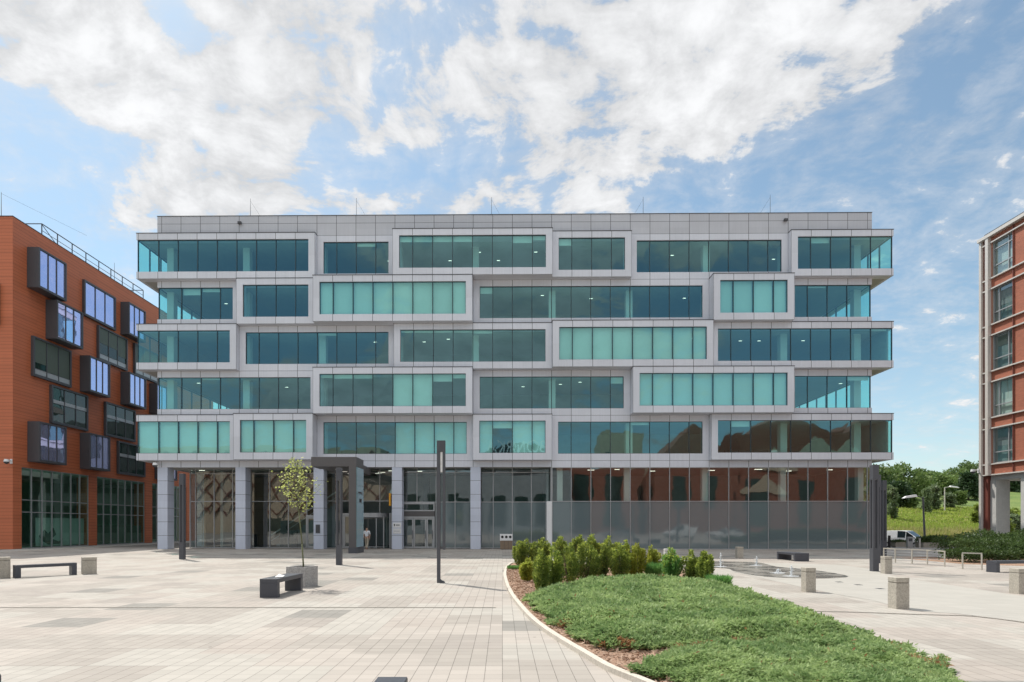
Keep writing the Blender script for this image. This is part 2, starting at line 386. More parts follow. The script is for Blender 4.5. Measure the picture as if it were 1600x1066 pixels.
def thing(name, label, cat, loc=(0,0,0), rz=0, group=None):
    o = bpy.data.objects.new(name, None); COL.objects.link(o); o.empty_display_size = .2
    o.location = loc; o.rotation_euler = (0,0,rz); return tag(o, label, cat, group)
def dup(r, loc, rz=0, label=None, scale=None, group=None):
    c = r.copy(); COL.objects.link(c); c.location = loc; c.rotation_euler = (0,0,rz)
    if scale: c.scale = scale
    if label: c['label'] = label
    if group: c['group'] = group
    for ch in [o for o in KIDS.get(r.name, r.children)]:
        d = ch.copy(); COL.objects.link(d); d.parent = c
        for g in ch.children:
            e = g.copy(); COL.objects.link(e); e.parent = d
    return c
KIDS = {}
def quads_mesh(name, V, mat, parent=None, fourth=True):
    """V: (N,4,3) array -> one mesh of N quads"""
    n = len(V); me = bpy.data.meshes.new(name)
    me.vertices.add(n*4); me.vertices.foreach_set('co', V.reshape(-1).astype(np.float32))
    me.loops.add(n*4); me.loops.foreach_set('vertex_index', np.arange(n*4, dtype=np.int32))
    me.polygons.add(n); me.polygons.foreach_set('loop_start', np.arange(0, n*4, 4, dtype=np.int32))
    try: me.polygons.foreach_set('loop_total', np.full(n, 4, dtype=np.int32))
    except Exception: pass
    me.update(calc_edges=True)
    me.materials.append(MT[mat])
    o = bpy.data.objects.new(name, me); COL.objects.link(o)
    if parent: o.parent = parent
    return o
def leaf_quads(C, D, L, W, up=0.0):
    """rhombic leaves: centres C, directions D (unit), lengths L, widths W"""
    n = len(C); rnd = RNG.normal(size=(n,3)); rnd[:,2] += up; S = np.cross(D, rnd); S /= np.linalg.norm(S, axis=1, keepdims=True)+1e-9
    L = L.reshape(-1,1); W = W.reshape(-1,1)
    return np.stack([C, C+D*L*.55+S*W*.5, C+D*L, C+D*L*.55-S*W*.5], axis=1)
def unit(a): return a/(np.linalg.norm(a, axis=1, keepdims=True)+1e-9)
# ================================================================== MAIN OFFICE BUILDING
B = thing('office_building', 'long grey office block with teal glass bays stepping in and out of its facade', 'building', (-27.150, 46.5, 0), -.01036)
EL, ER, XL, XR = -.22, 36.22, -1.1, 37.1     # facade ends in modules: set back storeys / overhanging storeys
DEP = 18.0
CELLS = [  # storey from the top: (layer, k0, k1), blinds as (k0, k1, lowered share)
 ([(1,XL,8),(0,8,12),(2,12,20),(1,20,24),(0,24,32),(1,32,XR)], [(12,16,.16),(19,20,.12),(10,11,.1)]),
 ([(0,EL,4),(1,4,8),(2,8,16),(0,16,28),(2,28,32),(0,32,ER)], [(8,16,1),(28,32,1)]),
 ([(1,XL,4),(0,4,12),(1,12,20),(2,20,28),(1,28,XR)], [(20,28,1),(12,16,.06),(8,9,.08)]),
 ([(0,EL,8),(2,8,16),(0,16,24),(2,24,32),(0,32,ER)], [(8,9,.1),(9,11,.12),(12,14,1),(14,15,.22),(15,16,.12),(24,32,1)]),
 ([(1,XL,4),(2,4,8),(0,8,16),(1,16,20),(0,20,28),(1,28,XR)], [(XL,4,1),(4,8,1),(12,16,1),(16,17,1),(17,18,.22),(18,20,1)]),
]
LABELS_LAYER = {0: 'window bay set back level with the facade', 1: 'window bay pushed half out of the facade', 2: 'window bay pushed furthest out of the facade'}
GB, GT, ST = .55, .50, .33*MOD           # band below glass, band above glass, side stile
def glass_strip(gl, fr, ks, y, z0, z1, jig=.0045):
    for a, b in zip(ks[:-1], ks[1:]):
        j = [random.uniform(-jig, jig) for _ in range(4)]
        gl.quad((a,y+j[0],z0),(b,y+j[1],z0),(b,y+j[2],z1),(a,y+j[3],z1))
    for a in ks: fr.box(a-.026, a+.026, y-.035, y+.09, z0+.03, z1-.03)
    fr.box(ks[0]-.026, ks[-1]+.026, y-.036, y+.091, z0, z0+.03); fr.box(ks[0]-.026, ks[-1]+.026, y-.036, y+.091, z1-.03, z1)
def side_strip(gl, fr, x, y0, y1, z0, z1):
    n = max(2, round((y1-y0)/MOD)); ys = [y0+(y1-y0)*i/n for i in range(n+1)]
    for a, b in zip(ys[:-1], ys[1:]): gl.quad((x,a,z0),(x,b,z0),(x,b,z1),(x,a,z1))
    for a in ys[1:]: fr.box(x-.06, x+.06, a-.026, a+.026, z0+.03, z1-.03)
    fr.box(x-.061, x+.061, y0+.1, y1, z0, z0+.03); fr.box(x-.061, x+.061, y0+.1, y1, z1-.03, z1)
incol_mesh = None
for ri, (cells, blinds) in enumerate(CELLS):
    r = 4-ri; zb, zt = ROWZ[r], ROWZ[r+1]
    gz0, gz1 = zb+GB, zt-GT
    for L, ka, kb in cells:
        x0, x1 = ka*MOD, kb*MOD; yf = -.5*L
        lend, rend = ka < 0, kb > 36
        f = MB()
        f.box(x0, x1, yf, .15, zb, gz0); f.box(x0, x1, yf, .15, gz1, zt)
        if not lend: f.box(x0, x0+ST, yf, .15, gz0, gz1)
        if not rend: f.box(x1-ST, x1, yf, .15, gz0, gz1)
        if lend: f.box(x0, x0+.25, .15, DEP, zb, gz0); f.box(x0, x0+.25, .15, DEP, gz1, zt)
        if rend: f.box(x1-.25, x1, .15, DEP, zb, gz0); f.box(x1-.25, x1, .15, DEP, gz1, zt)
        if L: f.box(x0-.03, x1+.03, yf-.03, .06, zt, zt+.035, 1)
        if L and lend: f.box(x0-.03, EL*MOD-.02, .06, DEP, zt, zt+.035, 1)
        if L and rend: f.box(ER*MOD+.02, x1+.03, .06, DEP, zt, zt+.035, 1)
        bay = f.build('window_bay', ['clad', 'cap'], B)
        bay['label'] = LABELS_LAYER[L]
        gl, fr = MB(), MB(); yg = yf+.12
        a0 = x0+.07 if lend else x0+ST; a1 = x1-.07 if rend else x1-ST
        ks = [a0]+[k*MOD for k in range(-1, 38) if a0+.35 < k*MOD < a1-.35]+[a1]
        glass_strip(gl, fr, ks, yg, gz0, gz1)
        if lend: side_strip(gl, fr, x0+.07, yg, DEP-.3, gz0, gz1)
        if rend: side_strip(gl, fr, x1-.07, yg, DEP-.3, gz0, gz1)
        gl.build('glazing', 'glass', bay); fr.build('window_frame', 'mull', bay)
        for k0, k1, fall in blinds:
            for a, b in zip(ks[:-1], ks[1:]):
                mid = (a+b)/2/MOD
                if k0 <= mid <= k1 and ka <= mid <= kb:
                    d = gz1-(gz1-gz0)*fall*(1-random.uniform(0,.012)) if fall < 1 else gz0+random.choice([.0,.0,.01,.03])
                    MB().box(a+.035, b-.035, yg+.16+random.uniform(0,.03), yg+.20, d, gz1-.01).build('roller_blind', 'blind', bay)
        done = [(q.data.vertices[0].co.x+q.data.vertices[1].co.x)/2 for q in bay.children if q.name.startswith('roller_blind')]
        for a, b in zip(ks[:-1], ks[1:]):      # a few blinds left part way up
            if random.random() < .10 and not any(abs(x_-(a+b)/2) < .3 for x_ in done):
                MB().box(a+.035, b-.035, yg+.17, yg+.20, gz1-random.uniform(.12,.55), gz1-.01).build('roller_blind', 'blind', bay)
    # floor slab with carpet and ceiling, both inside the facade
    ends = [c for c in cells if c[1] < 0][0], [c for c in cells if c[2] > 36][0]
    xa, xb = ends[0][1]*MOD+.25, ends[1][2]*MOD-.25
    MB().box(xa, xb, .151, DEP-.2, zb+.02, zb+.5).build('floor_slab', 'carpet', B)
    MB().box(xa, xb, .151, DEP-.2, zt-.48, zt+.016).build('ceiling_slab', 'ceil', B)
    # core and rear partition walls
    MB().box(9*MOD, 30*MOD, 6.6, 12, zb+.5, zt-.48).build('core_wall', 'inwall', B)
    if ri in (2, 4):
        MB().box(36.85*MOD, 36.92*MOD, -.3, DEP-.4, zb+.5, zt-.48).build('end_partition', 'inwall', B)
        MB().box(.1, .2, 1.7, DEP-.4, zb+.5, zt-.48).build('end_partition', 'inwall', B)
    for j in range(10):
        x = min(j*4*MOD+.12, 36.1*MOD-.35)
        if incol_mesh is None:
            c = MB().box(-.27, .27, 1.0, 1.55, 0, 3.58-.48-.5).build('interior_column', 'incol', B); incol_mesh = c
        else:
            c = incol_mesh.copy(); COL.objects.link(c); c.parent = B
        c.location = (x, 0, zb+.5)
    for k in range(0, 36):
        if random.random() < .16:
            x = (k+random.choice([.25,.6]))*MOD; y = random.choice([1.9, 2.6, 3.4])
            MB().box(x-.12, x+.12, y, y+.07, zt-.50, zt-.479).build('ceiling_lamp', 'lamp', B)
# ends of the overhanging storeys: soffit plates under and roof plates above
for r in (0, 2, 4):
    z = ROWZ[r]
    MB().box(XL*MOD+.25, EL*MOD+.1, .15, DEP, z+.004, z+.02).build('overhang_soffit', 'soffit', B); MB().box(ER*MOD-.1, XR*MOD-.25, .15, DEP, z+.004, z+.02).build('overhang_soffit', 'soffit', B)
    if r != 4:
        z = ROWZ[r+1]; MB().box(XL*MOD+.25, EL*MOD-.01, .15, DEP, z-.03, z-.004).build('overhang_roof', 'soffit', B); MB().box(ER*MOD+.01, XR*MOD-.25, .15, DEP, z-.03, z-.004).build('overhang_roof', 'soffit', B)
# parapet, roof, rear wall, ground-floor fascia
ZT = ROWZ[5]; ZP = 26.5
MB().box(EL*MOD, ER*MOD, 0.003, .35, ZT+.002, ZP).box(EL*MOD, EL*MOD+.35, .35, DEP-.35, ZT+.002, ZP).box(ER*MOD-.35, ER*MOD, .35, DEP-.35, ZT+.002, ZP).box(EL*MOD, ER*MOD, DEP-.35, DEP, ZT+.002, ZP).box(EL*MOD-.02, ER*MOD+.02, -.03, .40, ZP, ZP+.04, 1).box(EL*MOD-.02, EL*MOD+.4, .4, DEP, ZP, ZP+.04, 1).box(ER*MOD-.4, ER*MOD+.02, .4, DEP, ZP, ZP+.04, 1).build('parapet', ['parapet', 'cap'], B)
MB().box(XL*MOD+.1, XR*MOD-.1, .2, DEP-.1, ZT-.02, ZT+.0).box(EL*MOD+.35, ER*MOD-.35, .35, DEP-.35, ZT+.1, ZT+.5).build('roof', 'cap', B)
MB().box(EL*MOD, ER*MOD, DEP-.2, DEP-.001, 0, ZT-.03).build('rear_wall', 'clad', B)
GZ = 6.52
MB().box(EL*MOD, 20*MOD, 0.0, .15, GZ, ROWZ[0]-.003).box(20*MOD, ER*MOD, 0.0, .15, GZ-.02, ROWZ[0]-.003).box(EL*MOD, EL*MOD+.15, .15, DEP, GZ, ROWZ[0]-.003).box(ER*MOD-.15, ER*MOD, .15, DEP, GZ, ROWZ[0]-.003).build('ground_floor_fascia', 'clad', B)
MB().box(EL*MOD+.15, ER*MOD-.15, .15, DEP-.2, GZ+.06, ROWZ[0]-.02).build('ground_floor_ceiling', 'soffit', B)
# columns carrying the left half
colm = None
for j in range(6):
    kx = 4*j-.22 if j < 5 else 19.62
    w = .80 if j < 5 else .5
    if j == 5: break
    if colm is None:
        colm = MB().box(0, .80, 0, .93, 0, GZ).build('column', 'colclad', B, bevel=.008); c = colm
    else:
        c = colm.copy(); COL.objects.link(c); c.parent = B
    c.location = (kx*MOD+.03*j, .02, 0)
for yy in (5.9, 11.8, 17.0):
    for kx in (EL,):
        c = colm.copy(); COL.objects.link(c); c.parent = B; c.location = (kx*MOD, yy, 0)
# recessed ground floor glazing on the left half, one part for each bay between two columns
def bay_glazing(name, ka, kb, y, zs, frosted=None, skip=None, xper=1.0, label=None):
    g = MB(); fr = MB(); fz = MB()
    ks = [ka]+[k for k in np.arange(math.floor(ka)+1, kb, xper) if ka+.2 < k < kb-.2]+[kb]
    for a, b in zip(ks[:-1], ks[1:]):
        for i in range(len(zs)-1):
            if skip and skip[0] <= (a+b)/2 <= skip[1] and zs[i] < skip[2]: continue
            t = fz if (frosted and zs[i+1] <= frosted+.01) else g
            j = [random.uniform(-.006,.006) for _ in range(4)]
            t.quad((a*MOD,y+j[0],zs[i]),(b*MOD,y+j[1],zs[i]),(b*MOD,y+j[2],zs[i+1]),(a*MOD,y+j[3],zs[i+1]))
    for k in ks:
        zlo = skip[2] if (skip and skip[0] < k < skip[1]) else 0
        fr.box(k*MOD-.03, k*MOD+.03, y-.05, y+.08, zlo, GZ+.06)
    for z in zs:
        if skip and z < skip[2]:
            if skip[0] > ka+.3: fr.box(ka*MOD, skip[0]*MOD, y-.049, y+.079, z-.03, z+.03)
            if skip[1] < kb-.3: fr.box(skip[1]*MOD, kb*MOD, y-.049, y+.079, z-.03, z+.03)
        else: fr.box(ka*MOD, kb*MOD, y-.049, y+.079, max(z-.03, 0), z+.03)
    w = fr.build(name, 'alu', B)
    if label: w['label'] = label
    if g.v: g.build('glazing', 'gglass', w)
    if fz.v: fz.build('film_glazing', 'frost', w)
    return w
ZS = [.06, 3.9, 6.2, GZ+.06]
YB = 2.2
bay_glazing('shopfront_glazing', .7, 4.0, YB, ZS, label='dark ground floor glazing beside the corner column')
bay_glazing('shopfront_glazing', 4.0, 8.0, YB, ZS, skip=(6.95, 7.95, 2.75), label='ground floor glazing with narrow glass door')
bay_glazing('shopfront_glazing', 8.0, 12.0, YB-.6, ZS, skip=(9.0, 12.0, 2.9), label='lobby glazing above the main doors')
bay_glazing('shopfront_glazing', 12.0, 15.85, 1.3, [.06, 3.8, 6.2, GZ+.06], frosted=3.8, skip=(12.05, 13.95, 3.8), label='glazing with film beside double doors')
bay_glazing('shopfront_glazing', 15.85, 20.0, 1.3, [.06, 3.8, 6.2, GZ+.06], frosted=3.8, label='film covered glazing behind the litter bin')
s = MB(); s2 = MB(); s.quad((20*MOD,.1,3.8),(20*MOD,1.3,3.8),(20*MOD,1.3,GZ),(20*MOD,.1,GZ))
s2.box(20*MOD-.06, 20*MOD+.02, .05, .1, 3.8, GZ)
w = s2.build('return_glazing', 'alu', B); s.build('glazing', 'gglass', w)
MB().box(19.75*MOD, 20*MOD+.02, -.02, 1.28, 0, 3.8).build('entrance_blade_wall', 'white', B, bevel=.01)
# flush curtain wall on the right half
fr = MB(); g = MB(); fz = MB(); ks = [20.03]+[float(k) for k in range(21, 37)]+[ER-.01]
for a, b in zip(ks[:-1], ks[1:]):
    j = [random.uniform(-.006,.006) for _ in range(6)]
    g.quad((a*MOD,.05+j[0],3.8),(b*MOD,.05+j[1],3.8),(b*MOD,.05+j[2],GZ-.02),(a*MOD,.05+j[3],GZ-.02))
    fz.quad((a*MOD,.05+j[4],.05),(b*MOD,.05+j[5],.05),(b*MOD,.05+j[1],3.8),(a*MOD,.05+j[0],3.8))
for k in ks: fr.box(k*MOD-.022, k*MOD+.022, 0.0, .12, .0, GZ-.02)
for z in (.03, 3.8, GZ-.05): fr.box(20.03*MOD, ER*MOD, .004, .118, z-.025, z+.025)
n = 11; ys = [.05+(DEP-.3)*i/n for i in range(n+1)]; xe = ER*MOD-.03
for a, b in zip(ys[:-1], ys[1:]):
    g.quad((xe,a,3.8),(xe,b,3.8),(xe,b,GZ),(xe,a,GZ)); fz.quad((xe,a,.05),(xe,b,.05),(xe,b,3.8),(xe,a,3.8)); fr.box(xe-.06, xe+.025, b-.02, b+.02, 0, GZ)
w = fr.build('curtain_wall', 'alu', B); w['label'] = 'flush ground floor curtain wall, clear above and film covered below'
g.build('glazing', 'gglass', w); fz.build('film_glazing', 'frost', w)
lg = MB(); lg.quad((1.1,YB,.05),(1.1,DEP-.3,.05),(1.1,DEP-.3,GZ),(1.1,YB,GZ)); lf = MB()
for i in range(9): lf.box(1.06, 1.14, YB+1.9*i-.03, YB+1.9*i+.03, 0, GZ+.05)
w = lf.build('side_glazing', 'alu', B); lg.build('glazing', 'gglass', w)
# lobby interior
MB().box(1.2, 19.9*MOD, YB+.1, 12, .0, .05).box(20.1*MOD, ER*MOD-.2, .3, 12, 0, .05).build('lobby_floor', 'lobbyfloor', B)
MB().box(1.2, 7.5*MOD, 9.5, 9.7, .05, GZ).box(1.2, 1.32, 4.2, 9.5, .05, GZ).build('lobby_wall', 'lobby', B)
MB().box(9.0*MOD, 9.1*MOD, 9.8, 17.7, .05, GZ).build('inner_partition', 'inwall', B); MB().box(19.8*MOD, 19.95*MOD, 1.45, 7.9, .05, GZ).build('inner_partition', 'inwall', B); MB().box(35.95*MOD, 36.02*MOD, .6, 7.9, .05, GZ).build('inner_partition', 'inwall', B)
MB().box(7.5*MOD, ER*MOD-.3, 8.0, 8.2, .05, GZ).box(2.2*MOD, 2.35*MOD, 2.6, 7, .05, GZ).box(20.1*MOD, ER*MOD-.3, 1.8, 1.9, .05, 3.7).build('inner_partition', 'inwall', B)
for j in range(5, 10):
    k = 4*j-.1 if j < 9 else 35.85
    if j == 5: k = 20.45
    MB().box(k*MOD-.22, k*MOD+.22, .5, .95, .05, GZ+.05).build('interior_column', 'incol', B)
for kx in (1.9, 5.2, 9.2, 13.2): MB().box(kx*MOD-.25, kx*MOD+.25, 4.3, 4.8, .05, GZ+.05).build('interior_column', 'mull', B)
st = MB()
for i in range(18): st.box(4.5*MOD+.3*i, 4.5*MOD+.3*i+.3, 5.5, 7.1, .05, .05+.21*(i+1))
o = st.build('lobby_stair', 'inwall', B)
MB().bar((4.2*MOD, 5.4, 1.0), (4.5*MOD+5.4, 5.4, 4.9), .06, .12).bar((4.2*MOD, 5.4, .5), (4.5*MOD+5.4, 5.4, 4.4), .03, .05).build('stair_handrail', 'incol', o)
MB().box(2.6*MOD, 3.6*MOD, 4.0, 4.8, .05, 1.1).box(5.3*MOD, 6.2*MOD, 3.2, 3.5, .05, 1.5, 0).build('reception_counter', 'mull', B)
for (k, y, w) in ((.9,3,1.2),(1.6,5,1.6),(3.0,3.2,1),(8.8,4,1.4),(9.6,3,1),(10.4,5,1.6),(11.2,3.5,1.2),(10.1,6,1.4),(12.7,4,1.2),(22.1,3,1.4),(23.5,2.5,1),(25.6,4,1.2),(28.7,3.4,1.4),(31,2.6,1.6),(33,4,1.6),(35,3,1.2)):
    MB().box(k*MOD, k*MOD+w*.4, y, y+.05, GZ+.02, GZ+.055).build('ceiling_lamp', 'lamp', B)
# doors
def door_leaf(x0, x1, y, z1, parent, name='door_leaf'):
    d = MB().box(x0, x0+.11, y, y+.07, .03, z1).box(x1-.11, x1, y, y+.07, .03, z1).box(x0+.11, x1-.11, y+.002, y+.068, .03, .18).box(x0+.11, x1-.11, y+.002, y+.068, z1-.13, z1).build(name, 'alu', parent)
    MB().quad((x0+.11,y+.03,.18),(x1-.11,y+.03,.18),(x1-.11,y+.03,z1-.13),(x0+.11,y+.03,z1-.13)).build('door_glass', 'gglass', d)
    MB().box(x1-.09, x1-.05, y-.08, y-.04, .8, 1.5).build('handle', 'steel', d)
x0, x1 = 12.07*MOD, 13.93*MOD
ed = MB().box(x0, x1, 1.22, 1.40, 2.62, 3.05, 1).box(x0, x0+.1, 1.2, 1.38, .02, 2.62).box(x1-.1, x1, 1.2, 1.38, .02, 2.62).box(x0+.1, x1-.1, 1.2, 1.38, 2.5, 2.619).box(x0, x1, 1.2, 1.38, 3.05, 3.15).box(x0, x1, 1.2, 1.38, 3.62, 3.8).box(x0, x0+.1, 1.2, 1.38, 3.15, 3.62).box(x1-.1, x1, 1.2, 1.38, 3.15, 3.62).build('double_door', ['alu', 'portal'], B)
ed['label'] = 'pale framed double door under a grey band'
MB().quad((x0+.1,1.3,3.15),(x1-.1,1.3,3.15),(x1-.1,1.3,3.62),(x0+.1,1.3,3.62)).build('transom_glass', 'gglass', ed)
ww = (x1-x0-.2)/2.55
door_leaf(x0+.1, x0+.1+ww, 1.24, 2.5, ed); door_leaf(x0+.1+ww+.02, x0+.1+2*ww, 1.24, 2.5, ed); door_leaf(x0+.12+2*ww, x1-.1, 1.24, 2.5, ed)
sd = MB().box(6.95*MOD, 7.0*MOD, YB-.05, YB+.1, .02, 2.75).box(7.9*MOD, 7.95*MOD, YB-.05, YB+.1, .02, 2.75).box(7.0*MOD, 7.9*MOD, YB-.05, YB+.1, 2.6, 2.75).build('glass_door', 'alu', B)
door_leaf(7.0*MOD, 7.45*MOD, YB, 2.6, sd); door_leaf(7.46*MOD, 7.9*MOD, YB, 2.6, sd)
YD = YB-.6
rv = MB()
cxr, ry = 10.55*MOD, 1.35
pts = [(cxr+ry*math.cos(t), YD+.25+ry*math.sin(t)) for t in np.linspace(0, 2*math.pi, 33)[:-1]]
rv.prism(pts, 2.55, 2.9)
rv = rv.build('revolving_door', 'alu', B); rv['label'] = 'round revolving door drum'
g = MB(); fr = MB()
for i in range(32):
    t = i/32*2*math.pi
    if abs(math.sin(t)) > .62: continue
    a, b = pts[i], pts[(i+1) % 32]; g.quad((*a,.05),(*b,.05),(*b,2.55),(*a,2.55))
for i in (3, 13, 19, 29): fr.box(pts[i][0]-.04, pts[i][0]+.04, pts[i][1]-.04, pts[i][1]+.04, .02, 2.55)
for a in (.5, 2.07, 3.64, 5.21):
    p = (cxr+1.25*math.cos(a), YD+.25+1.25*math.sin(a)); fr.bar((*p,.05), (*p,2.5), .06, .06); fr.bar((cxr,YD+.25,2.45), (*p,2.45), .05, .08); fr.bar((cxr,YD+.25,.12), (*p,.12), .05, .12)
g.build('drum_glass', 'gglass', rv); fr.build('door_wings', 'alu', rv)
sd = MB().box(11.5*MOD, 11.56*MOD, YD-.05, YD+.1, .02, 2.9).box(11.96*MOD, 12.02*MOD, YD-.05, YD+.1, .02, 2.9).box(11.56*MOD, 11.96*MOD, YD-.05, YD+.1, 2.75, 2.9).build('side_door', 'alu', B)
door_leaf(11.56*MOD, 11.96*MOD, YD, 2.75, sd)
sd = MB().box(9.02*MOD, 9.08*MOD, YD-.05, YD+.1, .02, 2.9).box(9.6*MOD, 9.66*MOD, YD-.05, YD+.1, .02, 2.9).box(9.08*MOD, 9.6*MOD, YD-.05, YD+.1, 2.75, 2.9).build('side_door', 'alu', B)
door_leaf(9.08*MOD, 9.6*MOD, YD, 2.75, sd)
# things fixed to the building
def bl(x, y, z=0):   # building-local point -> world
    return B.matrix_basis @ Vector((x, y, z)) if False else Vector((-27.150+x*math.cos(.01036)+y*math.sin(.01036), 46.5-x*math.sin(.01036)+y*math.cos(.01036), z))
RB = -.01036
for i, (px, h) in enumerate(((385,37),(555,37),(771,37),(1012,36),(1213,38))):
    k = (px-252.5)/30.64; p = bl(k*MOD, .9, ZP-.9)
    s = -1 if px < 800 else 1
    lab = ['thin lightning rod on the grey roof, leftmost of the five', 'thin lightning rod on the grey roof, second from the left', 'thin lightning rod above the middle of the grey roof', 'thin lightning rod on the grey roof, second from the right', 'thin lightning rod on the grey roof, rightmost of the five'][i]
    t = thing('lightning_rod', lab, 'lightning rod', p, RB, 'lightning rods along the roof edge')
    MB().tube((0,0,-.1), (0,0,h/19.5+.9), .025, .012, 6).build('rod', 'steel', t)
    MB().tube((0,0,h/19.5+.7), (-s*1.3,.6,.5), .008, .008, 4).build('guy_wire', 'steel', t)
    MB().box(-.2,.2,-.2,.2,-.5,-.1).build('base_block', 'conc', t)
for px, lab in ((377,'small dark floodlight on the left part of the roof parapet'), (1228,'small dark floodlight on the right part of the roof parapet')):
    k = (px-252.5)/30.64; p = bl(k*MOD, 0, 25.9)
    t = thing('floodlight', lab, 'floodlight', p, RB, 'floodlights on the parapet')
    MB().box(-.14,.14,-.22,-.06,-.09,.09).build('lamp_head', 'cap', t, bevel=.01); MB().box(-.03,.03,-.06,.01,-.03,.03).build('bracket', 'cap', t)
def cctv(loc, rz, label):
    t = thing('security_camera', label, 'security camera', loc, rz, 'white dome cameras on the walls'); t.scale = (1.4, 1.4, 1.4)
    MB().box(-.06,.06,-.02,.03,-.1,.16).bar((0,0,.08),(0,-.32,.08),.06,.06).tube((0,-.32,.12),(0,-.32,-.02),.10,.13,12).build('arm', 'white', t)
    d = MB(); 
    for i in range(4):
        a0, a1 = i*math.pi/8, (i+1)*math.pi/8
        d.tube((0,-.32,-.02-.13*math.sin(a0)), (0,-.32,-.02-.13*math.sin(a1)), .13*math.cos(a0), max(.13*math.cos(a1),.01), 12, cap=(i==3))
    d.build('dome', 'cap', t, smooth=True)
p = bl(-.15*MOD, -.05, ROWZ[0]-.35); cctv(p, 0, 'white dome camera under the left corner of the grey building')
p = bl(8*MOD-.22*MOD+.35, 0, 0)
t = thing('wall_plaque', 'small dark grey plaque on the column left of the portal', 'plaque', p+Vector((.06,.0,1.62)), RB)
MB().box(-.17,.17,-.02,.018,-.34,.34).build('plate', 'steel', t); MB().box(-.11,.11,-.024,-.0202,-.22,.24).build('print', 'cap', t)
p = bl(12*MOD-.22*MOD+.4, 0, 0)
for z, lab in ((1.92,'white company plate on the column by the doors, upper one with a dark mark'),(1.45,'white company plate on the column by the doors, plain lower one')):
    t = thing('company_plate', lab, 'sign', p+Vector((.1,0,z)), RB)
    MB().box(-.33,.33,-.02,.018,-.2,.2).build('plate', 'signwhite', t)
    q = MB().box(-.24,-.16,-.025,-.0202,-.08,.09).box(-.09,.22,-.025,-.0202,-.03,.03) if z > 1.6 else MB().box(-.26,.26,-.025,-.0202,-.015,.015).box(-.26,.2,-.025,-.0202,-.07,-.05)
    q.build('print', 'ink' if z > 1.6 else 'alu', t)
p = bl(12*MOD-.22*MOD+.0, .3, 0)
t = thing('projecting_sign', 'narrow yellow sign sticking out from the column by the revolving door', 'sign', p+Vector((-.02,0,3.95)), RB)
MB().box(-.12,.0,-.28,.3,-.5,.5).build('sign_panel', 'yellow', t, bevel=.015); MB().box(-.0,.06,-.02,.02,.2,.26).build('bracket', 'steel', t)
# entrance portal: an inverted L standing in front of the doors
PX, PY = -12.85, 39.2
t = thing('entrance_portal', 'dark grey entrance canopy on one thick leg with a teal glass side', 'canopy', (PX, PY, 0))
W = 3.05; H = 6.49
MB().box(0, W-.52, 0, 2.0, H-.64, H).box(W-.52, W, 0, 2.0, H-.64, H).box(.05, W-.75, 2.0, 7.6, H-.60, H-.02).build('canopy_roof', 'portal', t, bevel=.006)
MB().box(W-.52, W-.02, 0, 2.0, 0, H-.64).build('leg', 'portal', t, bevel=.006)
MB().box(W-.019, W+.012, .04, 1.96, .42, H-.66).build('glass_side', 'tealpanel', t)
jl = MB(); q = MB()
for i in range(1, 9): jl.box(W+.0125, W+.016, .05, 1.95, .42+i*.60, .42+i*.60+.012)
jl.build('panel_joint', 'mull', t)
q.box(W+.0165, W+.02, .45, 1.55, 4.08, 4.18).box(W+.0165, W+.02, .75, 1.35, 3.46, 3.72)
q.build('side_print', 'ink', t)
MB().box(W-.54, W+.02, -.02, 2.02, 0, .40).build('plinth', 'steel', t)
lp = MB()
for y in (2.6, 4.2, 5.8): lp.box(.9, 1.3, y, y+.08, H-.603, H-.5995)
lp.build('recessed_lamp', 'lamp', t)
# ================================================================== TERRACOTTA BUILDING (left)
LX = -38.75; LY0 = 46.2; LH = 26.35
T = thing('terracotta_building', 'terracotta clad office block with grey window boxes on its wall', 'building', (LX, LY0, 0), 0)
# local: x = out of the side wall (towards the square), y = along it, away
MBX = [  # (y0,y1,row,depth,kind)
 (47.56,50.6,4,1.0,'b'),(53.8,58.2,4,.25,'s'),(59.2,62.0,4,.9,'b'),(66,69,4,.9,'b'),
 (49.5,52.6,3,1.0,'b'),(55.7,60.0,3,.25,'g'),(61.2,65.5,3,.25,'g'),
 (47.95,52.2,2,.25,'g'),(53.5,56.3,2,.95,'b'),(59.2,62.0,2,.95,'b'),(64,67,2,.9,'b'),
 (49.9,54.3,1,.25,'d'),(56.7,61.3,1,.25,'d'),(63.5,67.5,1,.25,'d'),
 (47.6,50.6,0,1.0,'b'),(53.5,56.3,0,.95,'b'),(58.6,63.0,0,.25,'d'),(65,68,0,.9,'b')]
w = MB()
LEN = 32.0
GO = [(47.05,54.75),(55.8,63.3),(64.6,71.6)]   # ground floor glazed openings (y ranges)
w.box(-30, 0, 0, LEN, 6.6, LH)
prev = LY0
for a, b in GO+[(LY0+LEN, LY0+LEN)]:
    w.box(-30 if prev == LY0 else -1.2, 0, prev-LY0, a-LY0, 0, 6.598); prev = b
w.build('wall', 'terra', T)
MB().box(-30, .03, -.03, LEN, LH, LH+.06).build('roof_coping', 'wbox', T)
